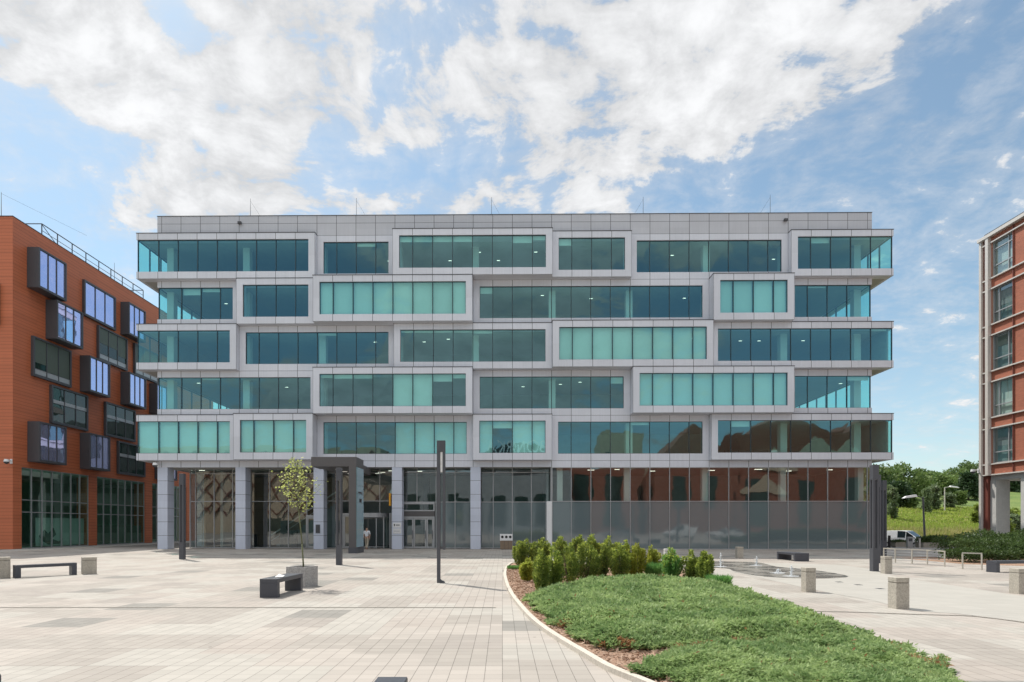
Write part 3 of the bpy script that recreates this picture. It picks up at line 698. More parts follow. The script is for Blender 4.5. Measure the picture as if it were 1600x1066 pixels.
for a, b in GO:
    g, f = MB(), MB(); a -= LY0; b -= LY0; n = 7; ys = [a+(b-a)*i/n for i in range(n+1)]
    for p0, p1 in zip(ys[:-1], ys[1:]):
        for z0, z1 in ((.08,2.98),(2.98,3.97),(3.97,6.55)): g.quad((-.15,p0,z0),(-.15,p1,z0),(-.15,p1,z1),(-.15,p0,z1))
    for y in ys: f.box(-.2, -.07, y-.03, y+.03, 0, 6.59)
    for z in (.04, 2.98, 3.97, 6.56): f.box(-.199, -.072, a, b, z-.03, z+.03)
    o = f.build('shopfront', 'alu', T); g.build('glazing', 'shopglass', o)
    MB().box(-8.4, -.25, a, b, .0, .05).box(-8.5, -8.4, a, b, .05, 6.6).build('shop_interior', 'shopwall', o)
    MB().box(-8.4, -.25, a, b, 6.4, 6.59).build('shop_ceiling', 'ceil', o)
MB().box(-29.9, -8.7, .1, LEN-.1, .02, 6.59).box(-8.6, -.1, LEN-.2, LEN-.1, .02, 6.59).build('inner_core', 'shopwall', T)
# printed graphic behind the first shopfront, plain pale panels behind the second
o = MB().box(-.42,-.40, 48.95-LY0, 54.6-LY0, .15, 2.55).build('window_graphic', 'poster', T)
def blob(pts, mi=0):
    m = MB(); n = len(pts); m.add([(-.396,y-LY0,z) for y,z in pts]+[(-.39,y-LY0,z) for y,z in pts], [tuple(range(n)), tuple(range(2*n-1,n-1,-1))]+[(i,(i+1)%n,n+(i+1)%n,n+i) for i in range(n)]); return m
g = blob([(49.3,1.0),(49.9,1.55),(50.3,1.2),(50.9,1.7),(51.2,1.1),(50.7,.75),(51.5,.5),(52.0,.75),(51.7,.28),(50.3,.25),(49.6,.6)])
g.v += []; g.build('graphic_print', 'posterdark', o)
MB().box(-.42,-.40, 55.9-LY0, 63.2-LY0, .15, 1.9).build('window_graphic', 'greenblind', T)
for y0, y1, r, d, kind in MBX:
    y0 -= LY0; y1 -= LY0; z0 = 7.1+3.55*r; z1 = z0+3.3; t = .14 if d > .5 else .16
    f = MB()
    f.box(0, d, y0, y0+t, z0, z1).box(0, d, y1-t, y1, z0, z1).box(0, d, y0+t, y1-t, z0, z0+t+.06).box(0, d, y0+t, y1-t, z1-t, z1)
    box = f.build('window_box', 'wbox', T, bevel=.012)
    g, m, e = MB(), MB(), MB(); n = 3; a, b, c0, c1 = y0+t, y1-t, z0+t+.06, z1-t; xg = d-.10
    ys = [a+(b-a)*i/n for i in range(n+1)]
    for p, q in zip(ys[:-1], ys[1:]):
        j = [random.uniform(-.003,.003) for _ in range(3)]
        g.quad((xg+j[0],p,c0),(xg+j[1],q,c0),(xg+j[2],q,c1),(xg,p,c1))
    for y in ys[1:-1]: m.box(xg-.02, xg+.05, y-.035, y+.035, c0, c1)
    if kind in 'gd':
        zz = c0+.45 if kind == 'g' else c0+1.55
        m.box(xg-.021, xg+.045, a, b, zz-.02, zz+.02)
        e.box(xg+.012, xg+.02, a, b, (c0 if kind == 'g' else zz), (zz if kind == 'g' else zz+.32))
        if kind == 'g':
            e2 = MB(); 
            for i, (p, q) in enumerate(zip(ys[:-1], ys[1:])):
                lo = zz+.03+random.choice([.0,.5,1.0]); 
                if random.random() < .8: e2.box(xg+.012, xg+.02, p+.06, q-.06, lo, c1)
            if e2.v: e2.build('blind', 'greenblind', box)
        e.build('balustrade_band', 'alu', box)
    g.build('window_glass', {'b':'blueglass','s':'blueglass','g':'greenglass','d':'greenglass'}[kind], box)
    if m.v: m.build('window_mullion', 'wbox', box)
# window box on the front wall
for x0, x1, z0 in ((-8.2,-.86,17.75),(-7.2,-2.6,10.65),(-9.5,-3.5,14.2)):
    if x0 == -8.2: x1 = -1.0
    f = MB().box(x0, x1, -.3, 0, z0, z0+.2).box(x0, x1, -.3, 0, z0+3.1, z0+3.3).box(x0, x0+.2, -.3, 0, z0+.2, z0+3.1).box(x1-.2, x1, -.3, 0, z0+.2, z0+3.1).build('window_box', 'wbox', T)
    MB().quad((x0+.2,-.1,z0+.2),(x1-.2,-.1,z0+.2),(x1-.2,-.1,z0+3.1),(x0+.2,-.1,z0+3.1)).build('window_glass', 'blueglass', f)
# roof railing
rl = MB(); yy = [49.6-LY0+i*1.75 for i in range(9)]
for y in yy: rl.box(-.42,-.36, y-.03, y+.03, LH+.06, LH+1.15)
rl.box(-.42,-.36, yy[0], yy[-1], LH+1.15, LH+1.21).box(-.41,-.37, yy[0], yy[-1], LH+.6, LH+.63)
rl.bar((-.4,yy[0],LH+1.18),(-2.0,yy[0],LH+1.18),.05,.06).bar((-.4,yy[-1],LH+1.18),(-2.0,yy[-1],LH+1.18),.05,.06).bar((-2.0,yy[0],LH),(-2.0,yy[0],LH+1.2),.05,.05).bar((-2,yy[-1],LH),(-2,yy[-1],LH+1.2),.05,.05)
rl.bar((-.4,yy[0],LH+1.15),(-.4,yy[1],LH+.15),.04,.04)
rl.build('roof_railing', 'steel', T)
# things on it
x, y, z = at(2, 338, 46.8)
t = thing('lightning_rod', 'thin lightning rod on the terracotta building at its front corner', 'lightning rod', (x, 46.8, LH+.06), 0, 'lightning rods along the roof edge')
MB().tube((0,0,-.06),(0,0,2.2),.025,.012,6).build('rod', 'steel', t); MB().tube((0,0,2.1),(5.0,2.6,.02),.008,.008,4).build('guy_wire', 'steel', t)
t = thing('lightning_rod', 'short lightning rod by the far end of the roof railing on the terracotta building', 'lightning rod', (LX-.4, 58.9, LH+.06), 0, 'lightning rods along the roof edge')
MB().tube((0,0,-.06),(0,0,2.0),.025,.012,6).build('rod', 'steel', t); MB().box(-.1,.1,-.1,.1,-.05,.05).build('base_block', 'conc', t)
x, y, z = at(18, 722, 46.2); cctv((x, 46.17, z), 0, 'white dome camera on the corner of the terracotta building')
# ================================================================== BRICK BUILDING ON COLUMNS (right)
RX = 40.7; RY0, RY1 = 30.0, 49.6; RH = 26.0; RZ = 6.1
K = thing('brick_building', 'red brick office block raised on grey concrete columns', 'building', (RX, 0, 0), 0)
w = MB()
# wall strips between windows: windows repeat along y
WIN = [(46.45,48.45)]+[(46.45-3.1*i, 48.45-3.1*i) for i in range(1,6)]
st = 3.86
for r in range(5):
    z0 = RZ+.35+st*r
    w.box(0, 14, RY0, RY1-.35, z0-.35, z0+.55)            # spandrel
    ys = RY0
    for a, b in sorted(WIN): w.box(0, 14, ys, a, z0+.55, z0+st-.35); w.box(.35, 14, a, b, z0+.55, z0+st-.35); ys = b
    w.box(0, 14, ys, RY1-.35, z0+.55, z0+st-.35)
w.box(0, 14, RY0, RY1-.35, RZ+5*st, RH-.15)
w.build('wall', 'brick', K)
tr = MB(); tr.box(-.22, .35, RY1-.24, RY1, 0, RH-.1).box(-.3, 0, RY1-1.02, RY1-.72, RZ-.05, RH-.1).box(-.35, 14.2, RY0-.3, RY1+.05, RH-.15, RH+.12)
tr.build('corner_pilaster', 'palemetal', K, bevel=.01)
MB().box(-.03, .4, RY1-.72, RY1-.24, .3, RH-.15).build('red_strip', 'redpanel', K)
tr = MB()
for r in range(6):
    z0 = RZ+st*r
    for dz in ((0,.88) if r < 5 else (0,)):
        tr.box(-.16, -.001, RY0, RY1-1.02, z0+dz-.05, z0+dz+.05); tr.box(-.16, -.031, RY1-.72, RY1-.24, z0+dz-.05, z0+dz+.05)
tr.build('floor_band', 'palemetal', K)
tr = MB()
for a, b in WIN: tr.box(-.09, -.002, a-.05, a+.03, RZ, RH-.16); tr.box(-.09, -.002, a-1.15, a-1.07, RZ, RH-.16)
tr.build('vertical_trim', 'redpanel', K)
for r in range(5):
    z0 = RZ+.35+st*r+.6; z1 = RZ+.35+st*(r+1)-.4
    for i, (a, b) in enumerate(WIN):
        f = MB(); f.box(.05,.2, a, a+.06, z0, z1).box(.05,.2, b-.06, b, z0, z1).box(.05,.2, a+.06, b-.06, z0, z0+.07).box(.05,.2, a+.06, b-.06, z1-.07, z1)
        ym = a+.55 if (r % 2 == 0) else b-.55
        f.box(.06,.19, ym-.035, ym+.035, z0+.07, z1-.07).box(.061,.188, (a+.06), (b-.06), z0+.86, z0+.94)
        if r == 4: f.box(.062,.187, a+.06, b-.06, z1-.62, z1-.54)
        wo = f.build('window', 'alu', K)
        MB().quad((.13,a+.09,z0+.09),(.13,b-.09,z0+.09),(.13,b-.09,z1-.09),(.13,a+.09,z1-.09)).build('window_glass', 'gglass', wo)
        MB().box(.3,.349, a, b, z0, z1).build('window_blind', 'blind' if (r, i) in ((4,0),(3,1),(1,0)) else 'inwall', wo)
        MB().box(.0,.35, b-.02, b-.001, z0-.05, z1+.05).build('window_reveal', 'conc', wo)
MB().box(.2, 14, RY0, RY1-.35, RZ-.45, RZ-.051).build('underside_slab', 'concpale', K)
for i, y in enumerate((48.3, 44.9, 40.6, 36.4, 32.2)):
    for x in (.25, 8.0):
        MB().box(x-.1, x+1.05, y, y+(.55 if i == 0 else 1.1), 0, RZ-.45).build('column', 'concpale', K)
MB().box(0, 14, RY0, RY1-.3, RH+.13, RH+.4).build('roof', 'cap', K)
cctv((RX-.25, RY1+.02, 6.5), math.pi*1.5, 'white dome camera at the far corner of the brick building')
# ================================================================== BUILDINGS ACROSS THE SQUARE (seen mirrored in the glass)
def facade_block(name, label, x0, x1, y, h, matn, wins, depth=12, gable=None, wm='greenglass'):
    t = thing(name, label, 'building', (0, y, 0))
    m = MB()
    m.box(x0, x1, -depth, 0, 0, h)
    if gable:
        for gx0, gx1, gh in gable:
            xm = (gx0+gx1)/2
            m.add([(gx0,0,h),(gx1,0,h),(xm,0,h+gh),(gx0,-depth,h),(gx1,-depth,h),(xm,-depth,h+gh)], [(0,1,2),(3,5,4),(0,2,5,3),(1,4,5,2)])
    m.build('wall', matn, t)
    w = MB(); 
    for a, b, z0, z1 in wins: w.box(a, b, 0.0, .08, z0, z1)
    o = w.build('window', wm, t); o['kind'] = 'stuff'
    return t
wins = [(x, x+4.5, 2, 13) for x in range(56, 106, 11)]
MT['brickdark'] = mat_brick('dark_red_brick', (.34, .10, .055), (.28, .08, .045), (.26, .17, .13))
facade_block('gabled_brick_hall', 'red brick hall with gabled roofs mirrored in the lower right glass', 53, 112, -46, 23.5, 'brickdark', wins, gable=[(55,74,5),(77,94,4)])
hall = bpy.data.objects['gabled_brick_hall']
for gx, gz, gw, gh in ((62,15,9,5),(71,18.5,8,4),(60,9.5,10,4.5),(78,17,9,5),(88,10,9,4)):
    m_ = MB(); m_.add([(gx-gw/2,.02,gz),(gx+gw/2,.02,gz),(gx+gw/2,.02,gz+.6),(gx,.02,gz+gh),(gx-gw/2,.02,gz+.6),(gx-gw/2,.3,gz),(gx+gw/2,.3,gz),(gx+gw/2,.3,gz+.6),(gx,.3,gz+gh),(gx-gw/2,.3,gz+.6)],[(4,3,2,1,0),(5,6,7,8,9),(0,1,6,5),(1,2,7,6),(2,3,8,7),(3,4,9,8),(4,0,5,9)]); m_.build('gable_panel', 'lattice', hall)
facade_block('gabled_brick_house', 'red brick house with one steep gable mirrored beside the pale block', 33, 53, -45, 16.5, 'brickdark', [(38,41,6,14),(45,48,6,14)], gable=[(33.5,52.5,9)])
wins = [(x, x+3.0, z, z+1.4) for x in range(23, 31, 4) for z in (3, 8, 13, 18)]
facade_block('yellow_block', 'pale yellow block mirrored beside the brick hall', 22, 33, -50, 25, 'lattice', wins)
wins = [(x, x+2.0, z, z+1.8) for x in range(6, 29, 5) for z in (2, 6, 10)]
facade_block('brick_wing', 'low red brick wing mirrored in the glass right of the white blade wall', 4, 31, -45, 16, 'brickdark', [(x, x+3.2, 1.5, 13.5) for x in range(7, 30, 8)], depth=4)
t = facade_block('lattice_building', 'beige building with a diagonal lattice mirrored in the lobby glass', -92, -30, -42, 20, 'lattice', [(-60,-40,0,3.2)], wm='greenglass')
lt = MB()
for i in range(16):
    x = -92+i*4
    for z in (4.0, 9.0, 14.0): lt.bar((x,.12,z),(x+4,.12,z+5),.35,.2); lt.bar((x+4,.19,z),(x,.19,z+5),.35,.2)
lt.build('lattice', 'redpanel', t)
t = facade_block('mall_building', 'dark domed building carrying large white letters', -26, 14, -40, 14.5, 'inwall', [(x,x+3,2,9) for x in range(-24,10,5)])
m = MB(); pts = [(1.5+9*math.cos(a), 14.5+6.2*math.sin(a)) for a in np.linspace(0, math.pi, 13)]
m.add([(x,0,z) for x,z in pts]+[(x,-9,z) for x,z in pts], [tuple(range(13)), tuple(range(25,12,-1))]+[(i,i+1,14+i,13+i) for i in range(12)]); m.build('dome', 'cap', t)
tx = bpy.data.curves.new('sign_letters', 'FONT'); tx.body = 'BONARKA'; tx.size = 4.0; tx.extrude = .1; tx.align_x = 'CENTER'; tx.space_character = 1.05
o = bpy.data.objects.new('sign_letters', tx); COL.objects.link(o); o.parent = t; o.rotation_euler = (R(90),0,R(180)); o.location = (1.2,.35,18.3); o.scale = (.66,1,1); tx.materials.append(MT['white'])
bpy.context.view_layer.update()
me_ = bpy.data.meshes.new_from_object(o.evaluated_get(bpy.context.evaluated_depsgraph_get())); o2 = bpy.data.objects.new('sign_lettering', me_); COL.objects.link(o2); o2.parent = t
o2.rotation_euler = o.rotation_euler; o2.location = o.location; o2.scale = o.scale; bpy.data.objects.remove(o)
t = thing('rear_office_block', 'plain grey office block hidden behind the main building', 'building', (0, 74, 0))
MB().box(-34, 40, 0, 12, 0, 15).build('wall', 'inwall', t); w_ = MB()
for x in range(-33, 39, 4): w_.box(x, x+2.8, -.05, .05, 1, 4.4).box(x, x+2.8, -.05, .05, 6, 9).box(x, x+2.8, -.05, .05, 10.5, 13.5)
w_.build('window', 'greenglass', t)['kind'] = 'stuff'
# ================================================================== STREET FURNITURE
def lamp4(loc, label, h=4.65, s=.25, rz=0):
    t = thing('lamp_post', label, 'lamp post', loc, rz, 'anthracite lamp posts on the square')
    MB().box(-s/2, s/2, -s/2, s/2, 0, .95).build('base', 'steel', t, bevel=.006)
    q = s*.30
    p = MB()
    for sx in (-1,1):
        for sy in (-1,1):
            p.box(sx*(s/2-q/2)-q/2, sx*(s/2-q/2)+q/2, sy*(s/2-q/2)-q/2, sy*(s/2-q/2)+q/2, .95, h-.6)
    p.build('prong', 'steel', t, bevel=.004)
    MB().box(-s/2, s/2, -s/2, s/2, h-.6, h).build('lamp_head', 'steel', t, bevel=.006)
    MB().box(-s/2+.03, s/2-.03, -s/2+.03, s/2-.03, h-.605, h-.5995).build('lamp_lens', 'alu', t)
    return t
def gpos(px, py): x, y = gr(px, py); return (x, y, 0)
x,y,_ = gpos(285, 874); lamp4((x,y,0), 'square slotted lamp post in front of the left corner column', 4.75)
x,y,_ = gpos(530, 883); lamp4((x,y,0), 'square slotted lamp post in front of the entrance portal', 4.6)
x,y,_ = gpos(1366, 893); lamp4((x,y,0), 'square slotted lamp post at the right building corner, nearest of the row', 4.33, .24)
x,y,_ = gpos(1370.5, 880); lamp4((x,y,0), 'square slotted lamp post half hidden behind the nearest one at the right corner', 4.4, .24)
x,y,_ = gpos(1380.5, 869); lamp4((x,y,0), 'square slotted lamp post at the right corner, furthest of the row', 4.65, .25)
x, y = gr(685.5, 911)
t = thing('lamp_post', 'tall two pronged lamp post standing alone by the paved walk', 'lamp post', (x, y, 0), 0, 'anthracite lamp posts on the square')
MB().box(-.055,.055,-.06,.06,0,4.25).build('pole', 'steel', t, bevel=.006)
MB().box(.13,.215,-.06,.06,1.08,4.25).build('prong', 'steel', t, bevel=.006)
MB().box(-.055,.215,-.062,.062,4.25,4.62).build('lamp_head', 'steel', t, bevel=.006)
MB().box(.055,.13,-.03,.03,1.1,1.18).build('link', 'steel', t)
MB().box(.056,.129,-.04,.04,3.6,4.249).build('lamp_lens', 'signwhite', t)
f = MB(); pr = [(.055,0),(.20,0),(.20,.03),(.17,.055),(.13,.075),(.09,.09),(.055,.13)]
f.add([(a,-.06,b) for a,b in pr]+[(a,.06,b) for a,b in pr], [tuple(range(7)), tuple(range(13,6,-1))]+[(i,7+i,7+(i+1)%7,(i+1)%7) for i in range(7)]); f.build('foot', 'steel', t)
# benches: two panel ends and a plank top
def bench(loc, rz, L, W, H, label, matn='bench'):
    t = thing('bench', label, 'bench', loc, rz, 'dark steel benches')
    MB().box(-W/2, W/2, 0, L, H-.11, H).build('seat', matn, t, bevel=.006)
    MB().box(-W/2, W/2, .0, .16, 0, H-.112).build('leg', matn, t, bevel=.006)
    MB().box(-W/2, W/2, L-.16, L, 0, H-.112).build('leg', matn, t, bevel=.006)
    return t
x, y = gr(419.5, 934.5); bench((x, y, 0), R(-1.5), 1.78, .46, .49, 'dark blue grey steel bench beside the tree planter')
MB_ = MB(); 
t = thing('paper_wrapper', 'crumpled white paper lying on the bench by the planter', 'litter', (x+.07, y+.55, .50), .4)
v = [(-.12,-.1,0),(.1,-.12,.01),(.14,.08,.03),(-.08,.12,.005),(0,0,.07),(.05,.03,.05)]
MB_.add(v, [(0,1,4),(1,2,5,4),(2,3,4,5),(3,0,4),(0,3,2,1)]); MB_.build('sheet', 'signwhite', t)
x, y = gr(22, 903.5); x2, y2 = gr(118, 898); ang = math.atan2(y2-y, x2-x)-math.pi/2
bench((x, y, 0), ang, math.hypot(x2-x, y2-y), .30, .46, 'long dark bench between two concrete blocks on the left of the square')
bench((23.0+1.0, 27.3, 0), R(-80), 2.3, .42, .46, 'dark bench in front of the hedge below the brick building').location = (*gr(1549, 894.5), 0)
x, y = gr(1242, 877.5); bench((x+.37, y, 0), R(0), 2.0, .74, .43, 'dark bench seen end on in the shade before the film covered glazing')
# concrete seat blocks / posts
def post(loc, label, w=.28, h=.71, rz=0, matn='conc', group='square concrete posts'):
    t = thing('concrete_post', label, 'bollard', loc, rz, group)
    MB().box(-w/2, w/2, 0, w, 0, h-.125).build('shaft', matn, t, bevel=.006)
    MB().box(-w/2+.008, w/2-.008, .008, w-.008, h-.1252, h-.105).build('groove', 'concdark', t)
    MB().box(-w/2, w/2, 0, w, h-.105, h).build('cap', matn, t, bevel=.006)
    return t
for (pxl, pxr, pyb, pyt, lab) in ((1400.6,1421.2,952.3,903,'concrete post right of the juniper bed, nearest to the camera'),
        (1259.5,1275,926,887.5,'concrete post between the fountain and the juniper bed'),
        (1383,1394.4,897,869.5,'concrete post standing beside the lamp posts at the right corner'),
        (1592,1610,929,889,'concrete post cut off by the frame in front of the hedge bench')):
    Y = F*CH/(pyb-CY); w = (pxr-pxl)*Y/F; x = ((pxl+pxr)/2-CX)*Y/F
    post((x, Y, 0), lab, w if w < .4 else .28, (pyb-pyt)*Y/F)
x, y = gr(1157, 873); post((x, y, 0), 'concrete post in the shade of the grey building by the fountain', .34, .67)
post((8.25, 29.0, 0), 'pale concrete post rising behind the yew bushes', .32, .71, matn='concpale')
x, y = gr(140, 897.5); post((x, y, 0), 'concrete block to the right of the long left bench', .46, .65, R(40))
x, y = gr(2, 904); post((x, y, 0), 'concrete block cut off by the left edge beside the long bench', .50, .74, R(42))
# steel posts at the very front
for (x, y, lab) in ((-1.018, 5.14, 'dark steel post whose top just enters the bottom of the view'), (-4.885, 5.25, 'dark steel post at the bottom left corner of the view')):
    t = thing('steel_post', lab, 'bollard', (x, y, 0), 0, 'dark steel posts at the front')
    MB().box(-.14,.14,0,.28,0,.44).build('shaft', 'bench', t, bevel=.006); MB().box(-.135,.135,.005,.275,.4401,.45).build('cap', 'bench', t)
# planter with the young tree
t = thing('tree_planter', 'square speckled concrete planter holding the young tree', 'planter', (-6.11, 17.81, 0), R(-15.8))
w = .66; h = .62; m = MB(); a, b = w/2, w/2-.05
m.box(-a, a, -a, -b, 0, h).box(-a, a, b, a, 0, h).box(-a, -b, -b, b, 0, h).box(b, a, -b, b, 0, h).box(-b, b, -b, b, 0, .1); m.build('box', 'concplanter', t)
MB().box(-b, b, -b, b, .1, h-.05).build('soil_fill', 'soil', t)
# litter bin with three round openings
px, py = 791, 858.4
x, y = gr(px, py)
t = thing('litter_bin', 'litter bin with white top and three round black openings', 'bin', (x, y-.3, 0), 0)
MB().box(-.48,.48,-.28,.28,.04,.70).build('body', 'wood', t, bevel=.006)
MB().box(-.5,.5,-.3,.3,.702,1.22).build('hood', 'white', t, bevel=.01)
MB().box(-.44,.44,-.24,.24,0,.04).build('plinth', 'cap', t)
for i in (-1,0,1):
    m = MB(); m.tube((i*.31,-.306,.99),(i*.31,-.29,.99),.105,.105,20); m.build('opening', 'black', t)
dv = MB()
for i in range(1,3): dv.box(-.48+.32*i-.01, -.48+.32*i+.01, -.285, -.281, .05, .7)
dv.build('door_joint', 'cap', t)
# railings on the right
def rail(pts, label, cables=True, r=.022, h=.72):
    t = thing('railing', label, 'railing', (*pts[0], 0))
    o = Vector((*pts[0], 0)); P = [Vector((*p, 0))-o for p in pts]
    for p in P: MB().box(p.x-.022, p.x+.022, p.y-.022, p.y+.022, 0, h-.05).build('post', 'railpaint', t)
    m = MB(); 
    for a, b in zip(P[:-1], P[1:]): m.bar(a+Vector((-.022,0,h-.025)), b+Vector((.022,0,h-.025)), .044, .05)
    m.build('top_rail', 'railpaint', t)
    if cables:
        m = MB()
        for a, b in zip(P[:-1], P[1:]):
            for z in (.14,.28,.42,.55): m.tube(a+Vector((0,0,z)), b+Vector((0,0,z)), .009, .009, 5)
        m.build('cable', 'alu', t)
rail([gr(1381,878), gr(1399,879.5), gr(1425,881), gr(1449,882.5), gr(1476,885.5)], 'pale metal railing with thin cables behind the right lamp posts')
rail([gr(1504,889.5), gr(1534,891)], 'single pale metal hoop stand beside the hedge', False)
# black bollards, planters and sign by the road
for px, Y, lab in ((1389.5, 50, 'slim black bollard left of the white van'), (1477.5, 50, 'slim black bollard between the two road planters')):
    x = (px-CX)*Y/F
    t = thing('road_bollard', lab, 'bollard', (x, Y, 0), 0, 'black bollards at the road edge')
    MB().tube((0,0,0),(0,0,.98),.10,.10,14).build('shaft', 'black', t); MB().tube((0,0,.98),(0,0,1.04),.115,.09,14).build('cap', 'steel', t)
ROADPL = [((1399,1419),52,.42,'low concrete planter in front of the white van'), ((1443,1477),50.5,.42,'long concrete planter with dark shrubs right of the white van'), ((1482,1500),51,.42,'concrete planter with yellow flowering plants near the dark red car')]
PLPOS = []
for (pa, pb), Y, h, lab in ROADPL:
    xa, xb = (pa-CX)*Y/F, (pb-CX)*Y/F; PLPOS.append((xa, xb, Y, h))
    t = thing('road_planter', lab, 'planter', ((xa+xb)/2, Y, 0), 0, 'concrete planters along the road'); L = (xb-xa)/2
    MB().box(-L, L, 0, .1, 0, h).box(-L, L, .9, 1, 0, h).box(-L, -L+.1, .1, .9, 0, h).box(L-.1, L, .1, .9, 0, h).build('box', 'conc', t)
    MB().box(-L+.1, L-.1, .1, .9, .05, h-.08).build('soil_fill', 'soil', t)
x = (1421-CX)*49.5/F
t = thing('parking_meter', 'grey metal service post standing before the white van', 'service post', (x, 49.5, 0))
MB().box(-.22,.22,-.12,.12,0,.92).build('housing', 'alu', t, bevel=.02); MB().box(-.15,.15,-.125,-.1202,.55,.8).build('panel', 'steel', t)
x = (1437-CX)*49/F
t = thing('marker_post', 'thin pale marker post left of the long road planter', 'post', (x, 49, 0)); MB().box(-.05,.05,-.05,.05,0,.8).build('shaft', 'palemetal', t); MB().box(-.055,.055,-.055,.055,.8,.83).build('cap', 'alu', t)
# street lamps beyond the road
def street_lamp(px, Y, z0, h, arm, label, matn='steel', r=.12):
    x = (px-CX)*Y/F
    t = thing('street_lamp', label, 'street lamp', (x, Y, z0), 0, 'street lamps beyond the road')
    MB().tube((0,0,0),(-.25 if r > .1 else 0,0,h),r,r*.75,10).build('pole', matn, t)
    m = MB(); m.bar((-.2 if r > .1 else 0,0,h-.05),(arm,0,h+.12),.12,.08); m.build('arm', matn, t)
    s = 1 if arm > 0 else -1
    m = MB(); m.add([(arm-s*.2,-.25,h+.05),(arm+s*1.3,-.25,h-.12),(arm+s*1.3,.25,h-.12),(arm-s*.2,.25,h+.05),(arm-s*.1,-.15,h+.3),(arm+s*1.0,-.15,h+.12),(arm+s*1.0,.15,h+.12),(arm-s*.1,.15,h+.3)],[(0,1,2,3),(7,6,5,4),(0,4,5,1),(1,5,6,2),(2,6,7,3),(3,7,4,0)]); m.build('lamp_head', 'signwhite', t)
street_lamp(1445.5, 66, -.5, 5.6, -1.2, 'dark leaning street lamp with pale head behind the white van')
street_lamp(1476, 96, 3.6, 4.6, 1.0, 'pale street lamp on the grassy slope', 'palemetal', .10)
# ================================================================== GROUND
def sst(a, b, t): t = min(1, max(0, (t-a)/(b-a))); return t*t*(3-2*t)
def hgt(X, Y):
    s = sst(27, 33, X); z = -.5*sst(50.5, 56.5, Y)
    rise = 0
    if Y > 67: rise = .155*min(Y-67, 70)*sst(67, 72, Y) + .06*max(0, min(Y-137, 80))
    u = .25*math.sin(X*.13+Y*.05)+.2*math.sin(X*.31-Y*.11) if Y > 70 else 0
    return s*(z+rise+u*sst(70, 90, Y))
xs = [-1500,-600,-200,-100,-60,-38,-34,20,27]+[28+i for i in range(0,8)]+[38+4*i for i in range(0,30)]+[170,220,350,600,1500]
ys = [-1500,-500,-200,-80,-40,0,30,49,50.5]+[51+i*.9 for i in range(1,7)]+[57,60,63.5,67]+[67.7+i*1.2 for i in range(0,8)]+[78+4*i for i in range(0,32)]+[215,260,400,800,1500]
V = []; Fc = []; mi = []
for Y in ys:
    for X in xs: V.append((X, Y, hgt(X, Y)))
nx = len(xs)
for j in range(len(ys)-1):
    for i in range(nx-1):
        Fc.append((j*nx+i, j*nx+i+1, (j+1)*nx+i+1, (j+1)*nx+i)); mi.append((2 if ys[j] >= 100 else 1) if ys[j] >= 66.9 and xs[i] >= 27 else 0)
me = bpy.data.meshes.new('ground'); me.from_pydata(V, [], Fc); me.materials.append(MT['earth']); me.materials.append(MT['meadow']); me.materials.append(MT['slope'])
me.polygons.foreach_set('material_index', mi); me.polygons.foreach_set('use_smooth', [True]*len(Fc))
g = bpy.data.objects.new('ground', me); COL.objects.link(g); tag(g, kind='structure')
def sheet(name, pts, z, mat):
    m = MB(); m.add([(x,y,z) for x,y in pts], [tuple(range(len(pts)))]); return tag(m.build(name, mat), kind='structure')
sheet('plaza_paving', [(-36,-38),(60,-38),(60,30),(39,49.5),(39,50),(-36,50),(-36,75.0),(-38.7,75),(-38.7,-38)], .004, 'paving')
m = MB(); m.add([(30,57.2,-.49),(150,57.2,-.49),(150,66.5,-.49),(30,66.5,-.49)], [(0,1,2,3)]); tag(m.build('road', 'asphalt'), kind='structure')
sheet('pavement', [(-38.7,-10),(-35.1,-10),(-35.1,75),(-38.7,75)], .008, 'pale')
m = MB().box(-35.1,-34.8,-10,75,0,.03); tag(m.build('kerb', 'kerbstone'), kind='structure')
def smooth(pts, n=6):
    out = []; P = [pts[0]]+list(pts)+[pts[-1]]
    for i in range(1, len(P)-2):
        p0, p1, p2, p3 = [np.array(q, float) for q in P[i-1:i+3]]
        for k in range(n):
            t = k/n; out.append(tuple(.5*((2*p1)+(-p0+p2)*t+(2*p0-5*p1+4*p2-p3)*t*t+(-p0+3*p1-3*p2+p3)*t**3)))
    out.append(tuple(pts[-1])); return out
# pale granite sweep on the right, wet splash area
top = [gr(*p) for p in ((1118,884),(1190,880.5),(1290,882),(1350,888),(1394,900),(1480,914),(1560,926),(1640,939))]
bot = [gr(*p) for p in ((1700,1000),(1600,973.5),(1499,960),(1424,954),(1360,938),(1290,926),(1200,906),(1140,893))]
sheet('granite_path', smooth(top)+smooth(bot), .008, 'pale')
wet = [gr(*p) for p in ((1100,880),(1122,877.5),(1184,879.5),(1215,886),(1270,891),(1326,901),(1275,904.5),(1195,901.5),(1150,894),(1137,889),(1105,886))]
sheet('splash_water_surface', smooth(wet+[wet[0]], 4)[:-1], .012, 'wet')
def drain(pts, label):
    m = MB(); P = smooth(pts, 4) if len(pts) > 2 else pts
    for a, b in zip(P[:-1], P[1:]):
        d = Vector((b[0]-a[0], b[1]-a[1], 0)).normalized(); n = Vector((-d.y, d.x, 0))
        for off, w, mi_, z in ((0,.022,0,.0142),(.035,.013,1,.0138),(-.035,.013,1,.0138)):
            A = Vector((*a, z))+n*off; Bq = Vector((*b, z))+n*off; m.quad(A-n*w, Bq-n*w, Bq+n*w, A+n*w, mi_)
    tag(m.build('drain_channel', ['black', 'kerbstone']), label, 'drain', 'slot drains in the paving')
drain([(-14,13.2),(-.15,13.18)], 'straight thin slot drain crossing the paving left of the plant bed')
drain([gr(1238,955.5), gr(1330,957), gr(1440,961), gr(1520,963.5), gr(1610,974.5)], 'curved thin slot drain right of the juniper bed')
